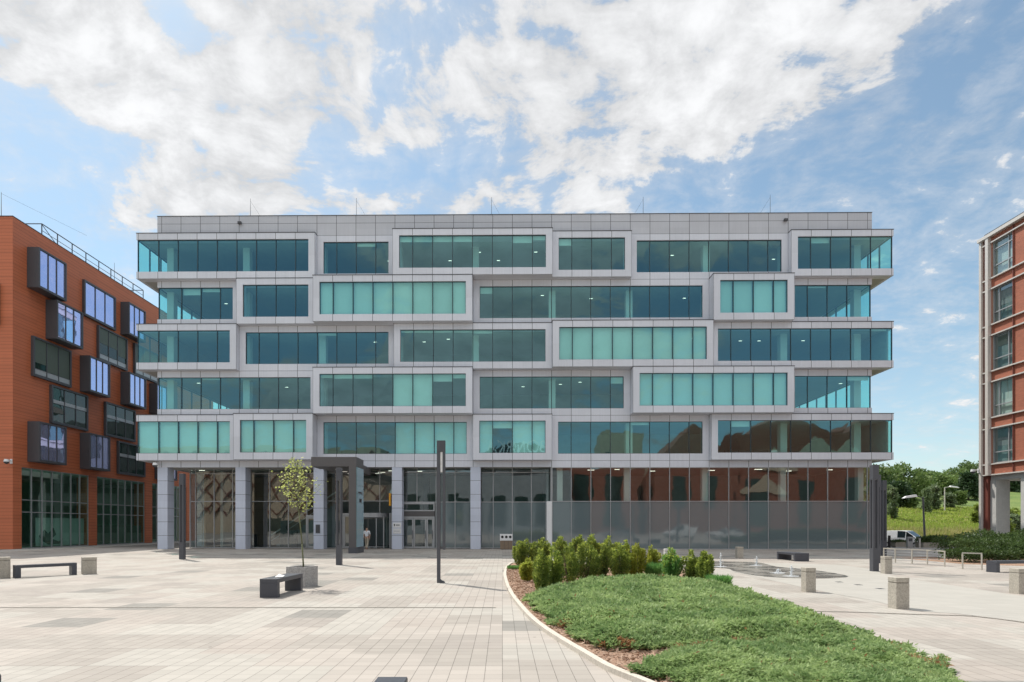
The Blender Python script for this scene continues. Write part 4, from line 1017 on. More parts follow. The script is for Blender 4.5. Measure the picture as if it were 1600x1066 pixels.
for px, py, lab in ((1311,910,'small floor grate nearest the fountain'),(1341,914.5,'small floor grate in the middle of three on the pale stone'),(1375,920.5,'small floor grate nearest the front concrete post')):
    x, y = gr(px, py); t = thing('floor_grate', lab, 'grate', (x, y, .008), 0, 'floor grates in the pale stone')
    MB().box(-.1,.1,-.1,.1,.0005,.006).build('frame', 'alu', t); MB().box(-.085,.085,-.085,.085,.0061,.008).build('slots', 'black', t)
# fountain jets
for px, py, h, lab in ((1126,886,.62,'tallest white water jet, leftmost in the wet paving'),(1182,884,.42,'short water jet in the middle of the wet paving'),(1236.5,901,.40,'short water jet at the front of the wet paving'),(1216,896,.16,'tiny water spurt between the other jets')):
    x, y = gr(px, py)
    m = MB(); dm = MB(); n = 7; pr = Vector((0,0,0))
    for i in range(n):
        q = Vector((random.uniform(-.012,.012), random.uniform(-.012,.012), h*(i+1)/n)); m.tube(pr, q, .024-.008*math.sin(i), .02, 7); pr = q
    for i in range(60):
        a = random.uniform(0,6.28); rr = random.uniform(.02,.16)*random.random(); z = random.uniform(0, h*1.0)*(1-rr*3)
        c = Vector((rr*math.cos(a), rr*math.sin(a), max(z,.01))); s = random.uniform(.006,.014); dm.box(c.x-s,c.x+s,c.y-s,c.y+s,c.z,c.z+2*s)
    o = m.build('water_jet', 'water', smooth=True); o.location = (x, y, .012); tag(o, lab, 'water jet', 'fountain jets')
    dm.build('spray_drops', 'water', o)['kind'] = 'stuff'
    m = MB(); m.prism([(.28*math.cos(a)*(1+.2*math.sin(3*a)), .22*math.sin(a)) for a in np.linspace(0, 6.28, 17)[:-1]], .0, .006); m.build('splash', 'water', o)
# ================================================================== PLANT BED
kerb_px = [(800,881),(793,886),(789,897),(792,914),(800,931),(813,949),(830,968),(850,985),(880,1005),(915,1026),(952,1048),(1000,1068)]
KL = [gr(*p) for p in kerb_px]; KL.append((2.15, 5.6)); KL.append((2.9, 4.7))
right = [gr(*p) for p in ((1500,1068),(1440,1042),(1390,1018),(1340,997),(1290,977),(1240,956),(1200,943),(1150,924),(1125,912),(1110,902))]
back = [gr(*p) for p in ((1090,893),(1000,885),(900,881),(840,879))]
KLs = smooth(KL, 6)
OUT = KLs+[(4.6,4.6)]+[(x-.1, y) for x, y in smooth(right, 3)]+smooth(back, 3)
sheet('bed_soil', OUT, .03, 'mulch').name = 'bark_ground'
m = MB()
def kerbstrip(P, w=.10, h=.075):
    m = MB(); acc = 0
    for a, b in zip(P[:-1], P[1:]):
        d = Vector((b[0]-a[0], b[1]-a[1], 0)); L = d.length
        if L < 1e-4: continue
        d.normalize(); n = Vector((-d.y, d.x, 0)); A = Vector((*a,0)); Bq = Vector((*b,0)); z = Vector((0,0,h))
        m.add([A-n*w/2, Bq-n*w/2, Bq+n*w/2, A+n*w/2, A-n*w/2+z, Bq-n*w/2+z, Bq+n*w/2+z, A+n*w/2+z], [(4,5,6,7),(0,1,5,4),(2,3,7,6)])
    return m
tag(kerbstrip(KLs).build('bed_kerb', 'kerbstone'), kind='structure')
tag(kerbstrip([(x-.1,y) for x, y in smooth(right, 3)]+smooth(back, 3)+[KLs[0]], .08, .05).build('bed_kerb', 'kerbstone'), kind='structure')
def inpoly(P, X, Y):
    P = np.array(P); r = np.zeros(len(X), bool); n = len(P)
    for i in range(n):
        x1, y1 = P[i]; x2, y2 = P[(i+1) % n]
        c = ((y1 > Y) != (y2 > Y)) & (X < (x2-x1)*(Y-y1)/(y2-y1+1e-12)+x1); r ^= c
    return r
def edist(P, X, Y, closed=True):
    P = np.array(P); d = np.full(len(X), 1e9); n = len(P)
    for i in range(n if closed else n-1):
        a = P[i]; b = P[(i+1) % n]; v = b-a; L2 = (v**2).sum()+1e-12
        t = np.clip(((X-a[0])*v[0]+(Y-a[1])*v[1])/L2, 0, 1); d = np.minimum(d, np.hypot(X-a[0]-t*v[0], Y-a[1]-t*v[1]))
    return d
LAT = RNG.random((256,256))
def vnoise(X, Y):
    xi = np.floor(X).astype(int); yi = np.floor(Y).astype(int); fx = X-xi; fy = Y-yi
    fx = fx*fx*(3-2*fx); fy = fy*fy*(3-2*fy); g = lambda a, b: LAT[a % 256, b % 256]
    return (g(xi,yi)*(1-fx)+g(xi+1,yi)*fx)*(1-fy)+(g(xi,yi+1)*(1-fx)+g(xi+1,yi+1)*fx)*fy
jun1 = [gr(*p) for p in ((828,938),(842,931),(870,923),(905,915),(960,911),(1010,909),(1060,911),(1110,917),(1150,926),(1200,944),(1240,957),(1292,977),(1340,997),(1352,1004),(1290,1012),(1240,1010),(1170,1010),(1100,1014),(1060,1019),(1010,1023),(965,1024),(930,1018),(905,1008),(893,992),(872,985),(858,972),(838,955))]
jun2 = [gr(*p) for p in ((1000,1058),(1020,1045),(1060,1028),(1110,1018),(1180,1014),(1250,1016),(1300,1014),(1352,1004),(1390,1018),(1440,1042),(1504,1072))]+[(4.9,5.2),(4.3,4.6),(3.0,4.6),(2.3,5.6),(1.95,6.4)]
JV, JB = [], []
def juniper(P, dens, hmax, seed):
    P = smooth(P+[P[0]], 4)[:-1]
    A = np.array(P); x0, y0 = A.min(0)-.3; x1, y1 = A.max(0)+.3
    n = int((x1-x0)*(y1-y0)*dens); X = RNG.uniform(x0, x1, n); Y = RNG.uniform(y0, y1, n)
    wx = (vnoise(X*3.1, Y*3.1)-.5)*.34+(vnoise(X*9+40, Y*9)-.5)*.2; wy = (vnoise(X*3.1+50, Y*3.1+9)-.5)*.34+(vnoise(X*9+80, Y*9+3)-.5)*.2
    k = inpoly(P, X+wx, Y+wy); X, Y = X[k], Y[k]
    keep = RNG.random(len(X)) < np.clip(1.35-(Y-6)/14, .28, 1); X, Y = X[keep], Y[keep]
    d = edist(P, X, Y); top = hmax*np.clip(d/.45, .25, 1)**.6
    cl = vnoise(X*2.2+7, Y*2.2)*.5+vnoise(X*6.5, Y*6.5+20)*.5
    Zt = top*(.35+.85*cl)
    u = RNG.random(len(X))**.45
    Z = .03+Zt*u
    D = RNG.normal(size=(len(X),3)); gx = vnoise(X*1.3+3, Y*1.3)*12.56
    D[:,0] += np.cos(gx)*1.2; D[:,1] += np.sin(gx)*1.2-.25; D[:,2] = np.abs(D[:,2])*.55+.15
    D = unit(D); far = np.clip((Y-6)/10, 0, 1)
    L = (.055+.05*far)*RNG.uniform(.7,1.5,len(X)); W = L*(.26+.1*far)
    return leaf_quads(np.stack([X,Y,Z],1), D, L, W, 1.3), X, Y, d
for P, dn, hm, sd in ((jun1, 6500, .26, 1), (jun2, 9000, .26, 2)):
    q, X, Y, d = juniper(P, dn, hm, sd)
    br = (vnoise(X*1.9+11, Y*1.9+5) > .80) & (d < .35) & (Y < 10.5) & (RNG.random(len(X)) < .35)
    br |= (np.abs(X-1.55) < .45) & (np.abs(Y-8.35) < .3) & (vnoise(X*5, Y*5) > .45)
    br |= RNG.random(len(X)) < .006
    JV.append(q[~br]); JB.append(q[br])
o = quads_mesh('juniper_ground_cover', np.concatenate(JV), 'juniper'); tag(o, 'low spreading blue green juniper filling the plant bed', 'juniper', kind='stuff')
o = quads_mesh('dry_juniper_twigs', np.concatenate(JB), 'juniperbrown'); tag(o, 'brown dried juniper twigs along the edge of the plant bed', 'juniper', kind='stuff')
# bark chips
n = 60000; X = RNG.uniform(0, 9, n); Y = RNG.uniform(5, 26, n)
k = inpoly(OUT, X, Y) & (edist(KLs, X, Y, False) < 3.6) & (edist(KLs, X, Y, False) > .07); X, Y = X[k], Y[k]
D = RNG.normal(size=(len(X),3)); D[:,2] *= .25; D = unit(D)
q = leaf_quads(np.stack([X, Y, np.full(len(X), .045)+RNG.random(len(X))*.03], 1), D, RNG.uniform(.04,.10,len(X)), RNG.uniform(.015,.035,len(X)))
MT['chip'] = mat_ground('bark_chips', [(.42,.28,.20), (.55,.41,.31), (.22,.13,.09)], 14)
o = quads_mesh('bark_chips', q, 'chip'); tag(o, 'reddish bark chips covering the bed edge', 'bark mulch', kind='stuff')
# upright yew bushes
def bush_mesh(w, h, n, mat, stems=None, lean=.12, L=.085, d=None):
    d = d or w; stems = stems or max(6, int(w*22)); C, D, T_ = [], [], []
    sx = RNG.uniform(-.5,.5,(stems,2)); sx /= np.maximum(1, np.linalg.norm(sx,axis=1,keepdims=True)/.5)
    hs = h*RNG.uniform(.72,1.0,stems)*(1-.22*np.minimum(1,np.hypot(sx[:,0],sx[:,1])*1.9)**2); hs[0] = h; sx[0] *= .3
    per = n//stems
    for i in range(stems):
        t = RNG.random(per)**.75; ang = RNG.uniform(0,6.28,per)
        r = (.025+.06*np.sin(np.minimum(t*3.0+.15,3.1)))*RNG.random(per)**.5*1.15
        fl = .55+.75*t-.35*t**3
        x = sx[i,0]*w*fl*1.15+np.cos(ang)*r; y = sx[i,1]*d*fl*1.15+np.sin(ang)*r
        C.append(np.stack([x, y, t*hs[i]+.02], 1))
        D.append(unit(np.stack([np.cos(ang)*.8+sx[i,0]*.5, np.sin(ang)*.8+sx[i,1]*.5, RNG.uniform(.3,1.5,per)], 1)+RNG.normal(size=(per,3))*.25))
        T_.append(t)
    C = np.concatenate(C); D = np.concatenate(D); T_ = np.concatenate(T_)
    Ls = L*RNG.uniform(.7,1.4,len(C)); Q = leaf_quads(C, D, Ls, Ls*.34, .6)
    new = RNG.random(len(C)) < np.clip((T_-.55)*1.1, 0.02, .5)
    return Q[~new], Q[new]
BUSH = [ # px left, right, base y, top y, kind, label
 (803,836,888,845,'yew','dark yew bush at the back left end of the bed, left of its group'),
 (830,862,887,843,'yew','dark yew bush at the back left, just before the white blade wall'),
 (866,888,884,841,'yew','yew bush in the back row right of the white blade wall'),
 (893,918,886,839,'yew','yew bush in the back row behind the big dark front one'),
 (915,940,887,838,'yew','tallest yew bush in the middle of the back row'),
 (941,968,888,841,'yew','yew bush in the back row below the reflected van'),
 (972,992,888,847,'yew','small yew bush at the right end of the back row'),
 (830,856,927,862,'yew','big dark yew bush nearest the kerb at the front left'),
 (850,877,924,859,'yew','big dark yew bush second from the front left'),
 (815,835,911,877,'yewy','golden yellow bush at the left edge of the bed'),
 (874,903,914,853,'yew','dark yew bush with bark showing left of its foot'),
 (902,934,910,851,'yew','broad dark yew bush in the middle of the front row'),
 (934,958,907,856,'yew','narrow yew bush right of the broad dark one'),
 (958,982,905,853,'yew','upright yew bush with pale tips in the front row'),
 (982,1011,904,852,'yewy','yellowish upright yew bush beside the green grassy plant'),
 (1008,1033,900,856,'yewy','yellowish yew bush behind the bright green plant'),
 (1039,1064,909,860,'greenfresh','fresh green upright bush in front of the pale post'),
 (1070,1092,911,864,'yew','slim yew bush third from the right end'),
 (1094,1117,915,866,'yew','slim ragged yew bush second from the right end')]
for pl, pr, pb, pt, mt, lab in BUSH:
    Y = F*CH/(pb-CY); w = (pr-pl)*Y/F; h = (pb-pt)*Y/F; x = ((pl+pr)/2-CX)*Y/F
    ww = w*.95
    q_old, q_new = bush_mesh(ww, h, int(3600*max(1, ww*h/.55)), mt)
    o = quads_mesh('yew_bush', q_old, mt); quads_mesh('new_growth', q_new, 'newgrowth', o)['kind'] = 'stuff'; o.location = (x, Y+w*.3, .03); tag(o, lab, 'bush', 'upright bushes in the plant bed')
    sm = MB()
    for i in range(5): a = random.uniform(0,6.28); sm.tube((0,0,-.05),(.3*ww*math.cos(a),.3*ww*math.sin(a),h*.7),.015,.006,5)
    sm.build('stem', 'bark', o)
def tuft(px, py, r, h, mt, lab, n=900, name='grassy_plant'):
    x, y = gr(px, py); a = RNG.uniform(0,6.28,n); t = RNG.random(n)**.5*r*.5
    C = np.stack([np.cos(a)*t, np.sin(a)*t, np.full(n,.02)], 1); D = unit(np.stack([np.cos(a)*.6*t/r*2, np.sin(a)*.6*t/r*2, np.full(n,1.0)],1)+RNG.normal(size=(n,3))*.15)
    C[:,2] += RNG.random(n)*h*.45; L = h*.55*RNG.uniform(.7,1.15,n)
    o = quads_mesh(name, leaf_quads(C, D, L, np.full(n,.02)), mt); o.location = (x, y+r*.4, .03); tag(o, lab, 'plant', 'low plants between the yews')
tuft(1128,922,.55,.42,'greenfresh','spiky bright green grassy plant at the right tip of the bushes',1500)
tuft(1024,903,.55,.55,'greenfresh','soft bright green plant among the yellowish yews',1300)
tuft(1051,905,.30,.28,'yewy','small yellow green plant left of the fresh green bush',700)
tuft(1083,906,.30,.35,'greenfresh','small green plant between the slim yews',700)
tuft(803,892,.50,.18,'greenfresh','low green cushion plant at the back left tip of the bed',1500)
tuft(985,901,.28,.36,'yewy','small golden tuft at the foot of the yellowish yew',700)
# ================================================================== YOUNG TREE
bx, by = -6.11, 17.81
tp = at(474.5, 886, 17.81); t1 = at(467, 800, 17.81); t2 = at(462, 722, 17.81)
t = thing('young_tree', 'slender young tree with sparse yellow green leaves in the concrete planter', 'tree', (tp[0], 17.81, .5), 0)
def loc(p): return Vector((p[0]-tp[0], p[1]-17.81, p[2]-.5))
tm = MB(); pts = [Vector((0,0,0)), loc(at(472,850,17.81)), loc(t1), loc(at(465,765,17.81)), loc(t2)]
rr = [.026,.022,.018,.012,.004]
for i in range(4): tm.tube(pts[i], pts[i+1], rr[i], rr[i+1], 8)
C, D = [], []
H0 = pts[2].z-.12; H1 = pts[4].z
for i in range(52):
    f = i/51; z = H0+(H1-H0)*f**.92
    seg = 2 if z < pts[3].z else 3
    tt = (z-pts[seg].z)/(pts[seg+1].z-pts[seg].z); b0 = pts[seg].lerp(pts[seg+1], max(0,tt))
    a = i*2.399+random.uniform(-.4,.4)
    Lb = (.84*(1-f)**.8*min(1,.45+f*3.2)+.10)*random.uniform(.45,1.15)
    e = b0+Vector((math.cos(a)*Lb*.85, math.sin(a)*Lb*.85, Lb*.62+.05))
    midp = b0.lerp(e,.5)-Vector((0,0,.04)); tm.tube(b0, midp, .007, .005, 5, cap=False); tm.tube(midp, e, .005, .002, 5, cap=False)
    for s in np.linspace(.3, 1.05, int(3+Lb*10)):
        for q in range(random.choice([0,1,2,3])):
            c = b0.lerp(e, s)+Vector(RNG.normal(size=3)*.055); C.append(c); D.append((math.cos(a)+random.gauss(0,.7), math.sin(a)+random.gauss(0,.7), random.gauss(-.05,.4)))
tm.build('trunk', 'youngbark', t, smooth=True)
C = np.array(C); D = unit(np.array(D)); L = RNG.uniform(.05,.10,len(C)); quads_mesh('crown', leaf_quads(C, D, L, L*.7), 'young', t)
# ================================================================== BACKGROUND TREES, HEDGE, MEADOW
def tree_geo(h, r, n, lean=0, cz=.55, leaf=.5, conif=False):
    nc = int(26+r*5); cc = []
    for i in range(nc):
        if conif:
            z = random.uniform(.08,.98); rad = r*(1-z)**.8*random.uniform(.5,1)
        else:
            z = random.uniform(.15,1.0); rad = r*math.sqrt(max(.05, 1-((z-cz)/.56)**2))*random.uniform(.35,.95)
        a = random.uniform(0,6.28); cc.append((rad*math.cos(a), rad*math.sin(a), z*h*.92, r*random.uniform(.24,.42)))
    C, D = [], []
    per = n//nc
    for x,y,z,q in cc:
        p = unit(RNG.normal(size=(per,3)))*(RNG.random((per,1))**.4)*q*np.array([[1,1,.75]]); C.append(p+np.array([[x,y,z]])); D.append(unit(p+RNG.normal(size=(per,3))*q*.6))
    C = np.concatenate(C); D = np.concatenate(D); C[:,2] = np.maximum(C[:,2], .1); L = leaf*RNG.uniform(.6,1.4,len(C))
    return leaf_quads(C, D, L, L*.6, .8)
def tree(px, pb, pt, wpx, Y, mt, lab, conif=False, n=4200, name='tree', group='trees on the hill beyond the meadow'):
    x = (px-CX)*Y/F; z0 = hgt(x, Y)-.2; zt = CH+(CY-pt)*Y/F; h = zt-z0; r = wpx*Y/F/2
    t = thing(name, lab, 'tree', (x, Y, z0), random.uniform(0,6.28), group)
    q = tree_geo(h, r, n, leaf=.30+r*.06, conif=conif)
    quads_mesh('crown', q, mt, t)
    m = MB(); m.tube((0,0,-.3),(.1,.1,h*.4),.05*r+.08,.04*r+.05,8); m.tube((.1,.1,h*.4),(.2,0,h*.85),.04*r+.05,.03,6)
    for i in range(5):
        a = i*1.25; m.tube((.1,.1,h*(.3+.08*i)),(r*.6*math.cos(a),r*.6*math.sin(a),h*(.5+.08*i)),.05,.02,5)
    m.build('trunk', 'bark', t)
TREES = [
 (1378,0,728,70,112,'treeleaf','broad green tree directly behind the row of lamp posts'),
 (1412,0,726,62,118,'treeleaf','tall dense tree above the white van'),
 (1395,0,752,44,104,'treeleaf2','dark rounded tree low on the slope behind the lamp posts'),
 (1432,0,735,40,124,'treeleaf','mid green tree right of the tall dense tree'),
 (1452,0,738,36,132,'treeleaf','thin topped tree behind the leaning street lamp'),
 (1474,0,740,40,126,'treeleaf','light green tree in the middle of the hill'),
 (1492,0,731,40,136,'treeleaf','green tree behind the pale street lamp'),
 (1513,0,736,44,118,'treeleaf2','big dark evergreen left of the brick building'),
 (1522,0,722,56,140,'treeleaf','tallest tree on the hill beside the brick building'),
 (1556,0,728,50,138,'treeleaf','green tree seen past the first brick building column'),
 (1582,0,735,50,130,'treeleaf2','dark tree between the two brick building columns'),
 (1610,0,722,60,140,'treeleaf','tree right of the brick building columns'),
 (1350,0,732,60,122,'treeleaf','tree hidden mostly by the grey building corner'),
]
for px, _, pt, w, Y, mt, lab in TREES: tree(px, 0, pt, w, Y, mt, lab, conif=(mt == 'treeleaf2' and px == 1513))
for px, pt, w, Y, mt, lab in ((1460,755,17,98,'treeleaf3','pale silvery poplar, taller of two on the slope'),(1448,762,12,95,'treeleaf3','small pale poplar left of the taller one'),(1484,770,15,100,'treeleaf3','small pale bushy tree under the pale street lamp'),
    (1393,756,16,88,'treeleaf3','light green young tree beside the lamp posts'),(1527,788,12,84,'vineleaf','bright yellow green shrub at the meadow edge'),(1422,772,16,102,'treeleaf','small round bush on the slope above the van'),
    (1577,792,26,76,'vineleaf','bright shrub between the brick building columns'),(1588,800,20,72,'treeleaf3','pale shrub right between the brick building columns'),(1566,810,24,70,'vineleaf','leafy shrub behind the first brick building column'),(1500,768,16,106,'treeleaf','low round bush right of the pale street lamp')):
    tree(px, 0, pt, w, Y, mt, lab, n=1800, group='shrubs and small trees on the slope')
# meadow growth
n = 26000; Y = 67.5+RNG.random(n)**1.3*33; X = Y*RNG.uniform((1372-CX)/F, (1640-CX)/F, n)
Z = np.array([hgt(a, b) for a, b in zip(X, Y)]); D = unit(RNG.normal(size=(n,3))*.35+np.array([[0,0,1.0]])); tall = np.where(Y < 80, 1.0, .45)
L = RNG.uniform(.5,1.25,n)*tall; q = leaf_quads(np.stack([X,Y,Z-.05],1), D, L, np.where(Y<80,.10,.22)*RNG.uniform(.6,1.4,n))
sel = (Y < 77) & (RNG.random(n) < .8) | (RNG.random(n) < .12)
o = quads_mesh('meadow_grass_tall', q[sel], 'tallgrass'); tag(o, 'tall straw coloured grass at the road side of the meadow', 'grass', kind='stuff')
o = quads_mesh('meadow_plants', q[~sel], 'vineleaf'); tag(o, 'bright green leafy growth covering the meadow', 'meadow plants', kind='stuff')
# hedge under the brick building
def hedge(x0, x1, y0, y1, h, n, lab, mt='hedge', bevel=.5):
    cx, cy = (x0+x1)/2, (y0+y1)/2; X = RNG.uniform(x0, x1, n); Y = RNG.uniform(y0, y1, n)
    e = np.minimum(np.minimum(X-x0, x1-X), np.minimum(Y-y0, y1-Y)); top = h*np.clip(.45+e/bevel*.5, 0, 1)**.6*(.78+.3*vnoise(X*1.7, Y*1.7)+.1*vnoise(X*6, Y*6))
    u = RNG.random(n)**.35; Z = top*u; D = unit(RNG.normal(size=(n,3))+np.array([[0,-.4,.5]])); L = RNG.uniform(.07,.15,n)
    o = quads_mesh('hedge', leaf_quads(np.stack([X-cx,Y-cy,Z],1), D, L, L*.5), mt); o.location = (cx, cy, .0); tag(o, lab, 'hedge')
    return o
hedge(25.2, 36.0, 30.8, 34.5, 1.75, 32000, 'tall dense dark green hedge in front of the brick building', bevel=2.4)
hedge(23.1, 26.6, 28.9, 31.0, .86, 10000, 'lower rounded part of the hedge by the railing', bevel=1.2)
hedge(26.4, 34.0, 28.6, 31.0, 1.35, 20000, 'hedge row behind the right bench', bevel=1.0)
sheet('hedge_bed_soil', [(22.3,28.2),(24,26.8),(38,26.8),(38,35),(23,35)], .009, 'mulch').name = 'hedge_bed_ground'
for i, (xa, xb, Y, h) in enumerate(PLPOS):
    n = [500, 2600, 900][i]; X = RNG.uniform(xa-.05, xb+.05, n); Yy = RNG.uniform(Y, Y+1, n); hh = [.25,.85,.7][i]
    Z = h-.1+hh*RNG.random(n)**.6*(.5+.6*vnoise(X*1.5+9, Yy)); D = unit(RNG.normal(size=(n,3))+np.array([[0,0,.6]])); L = RNG.uniform(.1,.22,n)
    o = quads_mesh('planter_shrub', leaf_quads(np.stack([X-(xa+xb)/2,Yy-Y,Z],1), D, L, L*.5), ['hedge','hedge','yewy'][i]); o.location = ((xa+xb)/2, Y, 0)
    tag(o, ['low green plants in the planter before the white van','dark bushy shrubs in the long road planter','yellow green flowering plants in the planter by the dark red car'][i], 'shrub')
# ================================================================== VEHICLES
def vehicle(name, label, cat, loc, rz, stations, paint, glasstop, glassside, wheels, wr, group=None, W=.9):
    t = thing(name, label, cat, loc, rz, group)
    body = MB(); vs = []
    for x, zl, zb, zt, wb, wt in stations: vs += [(x,-wb*.94,zl),(x,-wb,zl+.28),(x,-wb,zb),(x,-wt,zt),(x,wt,zt),(x,wb,zb),(x,wb,zl+.28),(x,wb*.94,zl)]
    gl = MB()
    n = len(stations); fs = []; gf = []
    for i in range(n-1):
        for j in range(7):
            q = (i*8+j, (i+1)*8+j, (i+1)*8+j+1, i*8+j+1)
            if (j == 3 and i in glasstop) or (j in (2,4) and i in glassside): gf.append(q)
            fs.append(q)
        fs.append((i*8+7, (i+1)*8+7, (i+1)*8, i*8))
    fs += [tuple(range(8)), tuple(range((n-1)*8+7, (n-1)*8-1, -1))]
    body.add(vs, fs); b = body.build('body', paint, t, bevel=.03)
    g = MB()
    for q in gf:
        P = [Vector(vs[k]) for k in q]; c = sum(P, Vector())/4; nn = (P[1]-P[0]).cross(P[3]-P[0]).normalized()
        if nn.dot(c-Vector((c.x,0,.8))) < 0: nn = -nn
        g.add([c+(p-c)*.9+nn*.012 for p in P], [(0,1,2,3)])
    g.build('window', 'carglass', t)
    for x in wheels:
        for s in (-1,1):
            m = MB(); m.tube((x,s*(W-.2),wr),(x,s*(W+.012),wr),wr,wr,20); w = m.build('wheel', 'tyre', t)
            MB().tube((x,s*(W-.1),wr),(x,s*(W+.022),wr),wr*.62,wr*.58,14).build('rim', 'alu', w)
    xf = stations[-1][0]; zf = stations[-2][2]
    for s in (-1,1):
        MB().box(xf-.16, xf+.015, s*W*.72-.16, s*W*.72+.16, zf-.16, zf-.02).build('headlight', 'signwhite', t, bevel=.02)
        MB().box(stations[0][0]-.02, stations[0][0]+.05, s*W*.85-.07, s*W*.85+.07, .75, 1.15).build('tail_light', 'redpanel', t)
        xm = [st for st in stations][glassside[-1]][0]
        MB().box(xm+.3, xm+.45, s*(W+.02), s*(W+.02)+s*.18, stations[2][2]-.02, stations[2][2]+.2).build('mirror', paint if paint != 'carwhite' else 'black', t, bevel=.02)
    MB().box(xf-.05, xf+.03, -.55, .55, zf-.34, zf-.2).box(xf-.06, xf+.035, -W*.85, W*.85, stations[-1][1]+.02, stations[-1][1]+.16).build('grille', 'black', t)
    MB().box(xf+.036, xf+.042, -.26, .26, stations[-1][1]+.16, stations[-1][1]+.27).build('number_plate', 'signwhite', t)
    return t
VAN = [(-2.15,.42,1.0,1.74,.84,.74),(-2.08,.34,1.05,1.83,.9,.78),(-.32,.30,1.08,1.86,.91,.80),(.5,.30,1.08,1.82,.91,.78),(1.38,.30,1.06,1.16,.90,.72),(2.05,.34,.90,.96,.86,.60),(2.24,.42,.74,.78,.72,.50)]
CAR = [(-2.05,.42,.90,1.0,.80,.62),(-1.98,.34,.95,1.10,.86,.66),(-1.35,.30,.97,1.46,.88,.62),(.0,.30,.97,1.52,.88,.64),(.35,.30,.97,1.46,.88,.62),(1.15,.30,.95,1.02,.87,.66),(1.95,.34,.80,.85,.82,.52),(2.1,.42,.66,.70,.70,.45)]
x = (1413-CX)*62/F; vehicle('delivery_van', 'white panel van parked on the road beyond the right lamp posts', 'van', (x, 62, -.49), R(-58), VAN, 'carwhite', (3,), (2,3), (-1.35,1.4), .33)
x = (1521-CX)*62/F; vehicle('parked_car', 'dark red car half hidden behind the hedge by the road', 'car', (x, 62, -.49), R(-150), CAR, 'carred', (1,4), (1,2,3,4), (-1.25,1.3), .32, W=.87)
x = (1560-CX)*62/F
vehicle('delivery_van', 'white van parked out of view on the right side of the square', 'van', (24.5, 9.5, .008), R(170), VAN, 'carwhite', (3,), (2,3), (-1.35,1.4), .33)
vehicle('parked_car', 'silver car parked out of view on the right side of the square', 'car', (16.6, 6.5, .008), R(175), CAR, 'carsilver', (1,4), (1,2,3,4), (-1.25,1.3), .32, W=.87)
vehicle('parked_car', 'white car parked out of view beyond the silver one', 'car', (31, 9.0, .008), R(172), CAR, 'carwhite', (1,4), (1,2,3,4), (-1.25,1.3), .32, W=.87)
# ================================================================== PERSON at the revolving door
def skin_body(name, joints, edges, mat, parent=None):
    me = bpy.data.meshes.new(name); me.from_pydata([j[:3] for j in joints], edges, [])
    o = bpy.data.objects.new(name, me); COL.objects.link(o); me.materials.append(MT[mat])
    s = o.modifiers.new('skin', 'SKIN'); s.use_smooth_shade = True
    me.skin_vertices.new() if not me.skin_vertices else None
    for i, j in enumerate(joints):
        r = j[3]; me.skin_vertices[0].data[i].radius = r if isinstance(r, tuple) else (r, r)
    me.skin_vertices[0].data[0].use_root = True
    o.modifiers.new('sub', 'SUBSURF').levels = 1; o.modifiers['sub'].render_levels = 2
    if parent: o.parent = parent
    return o
p = bl(10.58*MOD, -.15, 0)
pj = [(0,0,.95,(.13,.10)),(0,.01,1.15,(.125,.095)),(0,.0,1.38,(.155,.10)),(0,-.01,1.50,(.07,.06)),(0,-.02,1.58,(.055,.055)),(0,-.01,1.68,(.078,.095)),(0,.0,1.76,(.06,.07)),
 (-.19,0,1.43,.055),(-.24,.02,1.16,.042),(-.22,-.12,.94,.033),(-.21,-.17,.86,.03),(.19,0,1.43,.055),(.25,.04,1.15,.042),(.24,-.02,.9,.033),(.24,-.05,.82,.03),
 (-.09,0,.88,.085),(-.10,.10,.48,.062),(-.10,.02,.09,.042),(-.10,.16,.04,.04),(.09,0,.88,.085),(.10,-.05,.48,.062),(.10,-.22,.12,.042),(.10,-.08,.05,.04)]
pe = [(0,1),(1,2),(2,3),(3,4),(4,5),(5,6),(2,7),(7,8),(8,9),(9,10),(2,11),(11,12),(12,13),(13,14),(0,15),(15,16),(16,17),(17,18),(0,19),(19,20),(20,21),(21,22)]
per = skin_body('person', pj, pe, 'skin'); per.location = p+Vector((0,0,.0)); per.rotation_euler = (0,0,R(-12))
tag(per, 'person in white shirt and beige trousers walking into the revolving door', 'person')
sj = [(0,.0,.93,(.15,.115)),(0,.01,1.15,(.145,.11)),(0,.0,1.38,(.168,.112)),(0,-.01,1.47,(.09,.075)),(-.20,0,1.43,.068),(-.24,.02,1.18,.058),(.20,0,1.43,.068),(.25,.04,1.17,.058)]
skin_body('shirt', sj, [(0,1),(1,2),(2,3),(2,4),(4,5),(2,6),(6,7)], 'shirt', per)
tj = [(0,0,.96,(.14,.11)),(-.09,0,.86,.098),(-.10,.10,.48,.078),(-.10,.02,.10,.06),(.09,0,.86,.098),(.10,-.05,.48,.078),(.10,-.22,.13,.06)]
skin_body('trousers', tj, [(0,1),(1,2),(2,3),(0,4),(4,5),(5,6)], 'trouser', per)
skin_body('hair', [(0,-.035,1.66,(.075,.07)),(0,-.03,1.73,(.083,.09)),(0,.0,1.785,(.066,.075))], [(0,1),(1,2)], 'hair', per)
fm = MB()
fm.tube((0,.085,1.665),(0,.115,1.655),.016,.01,6); fm.build('nose', 'skin', per)
fm = MB()
for s in (-1,1): fm.tube((s*.032,.075,1.69),(s*.032,.088,1.69),.012,.008,6)
fm.build('eye', 'ink', per)
fm = MB()
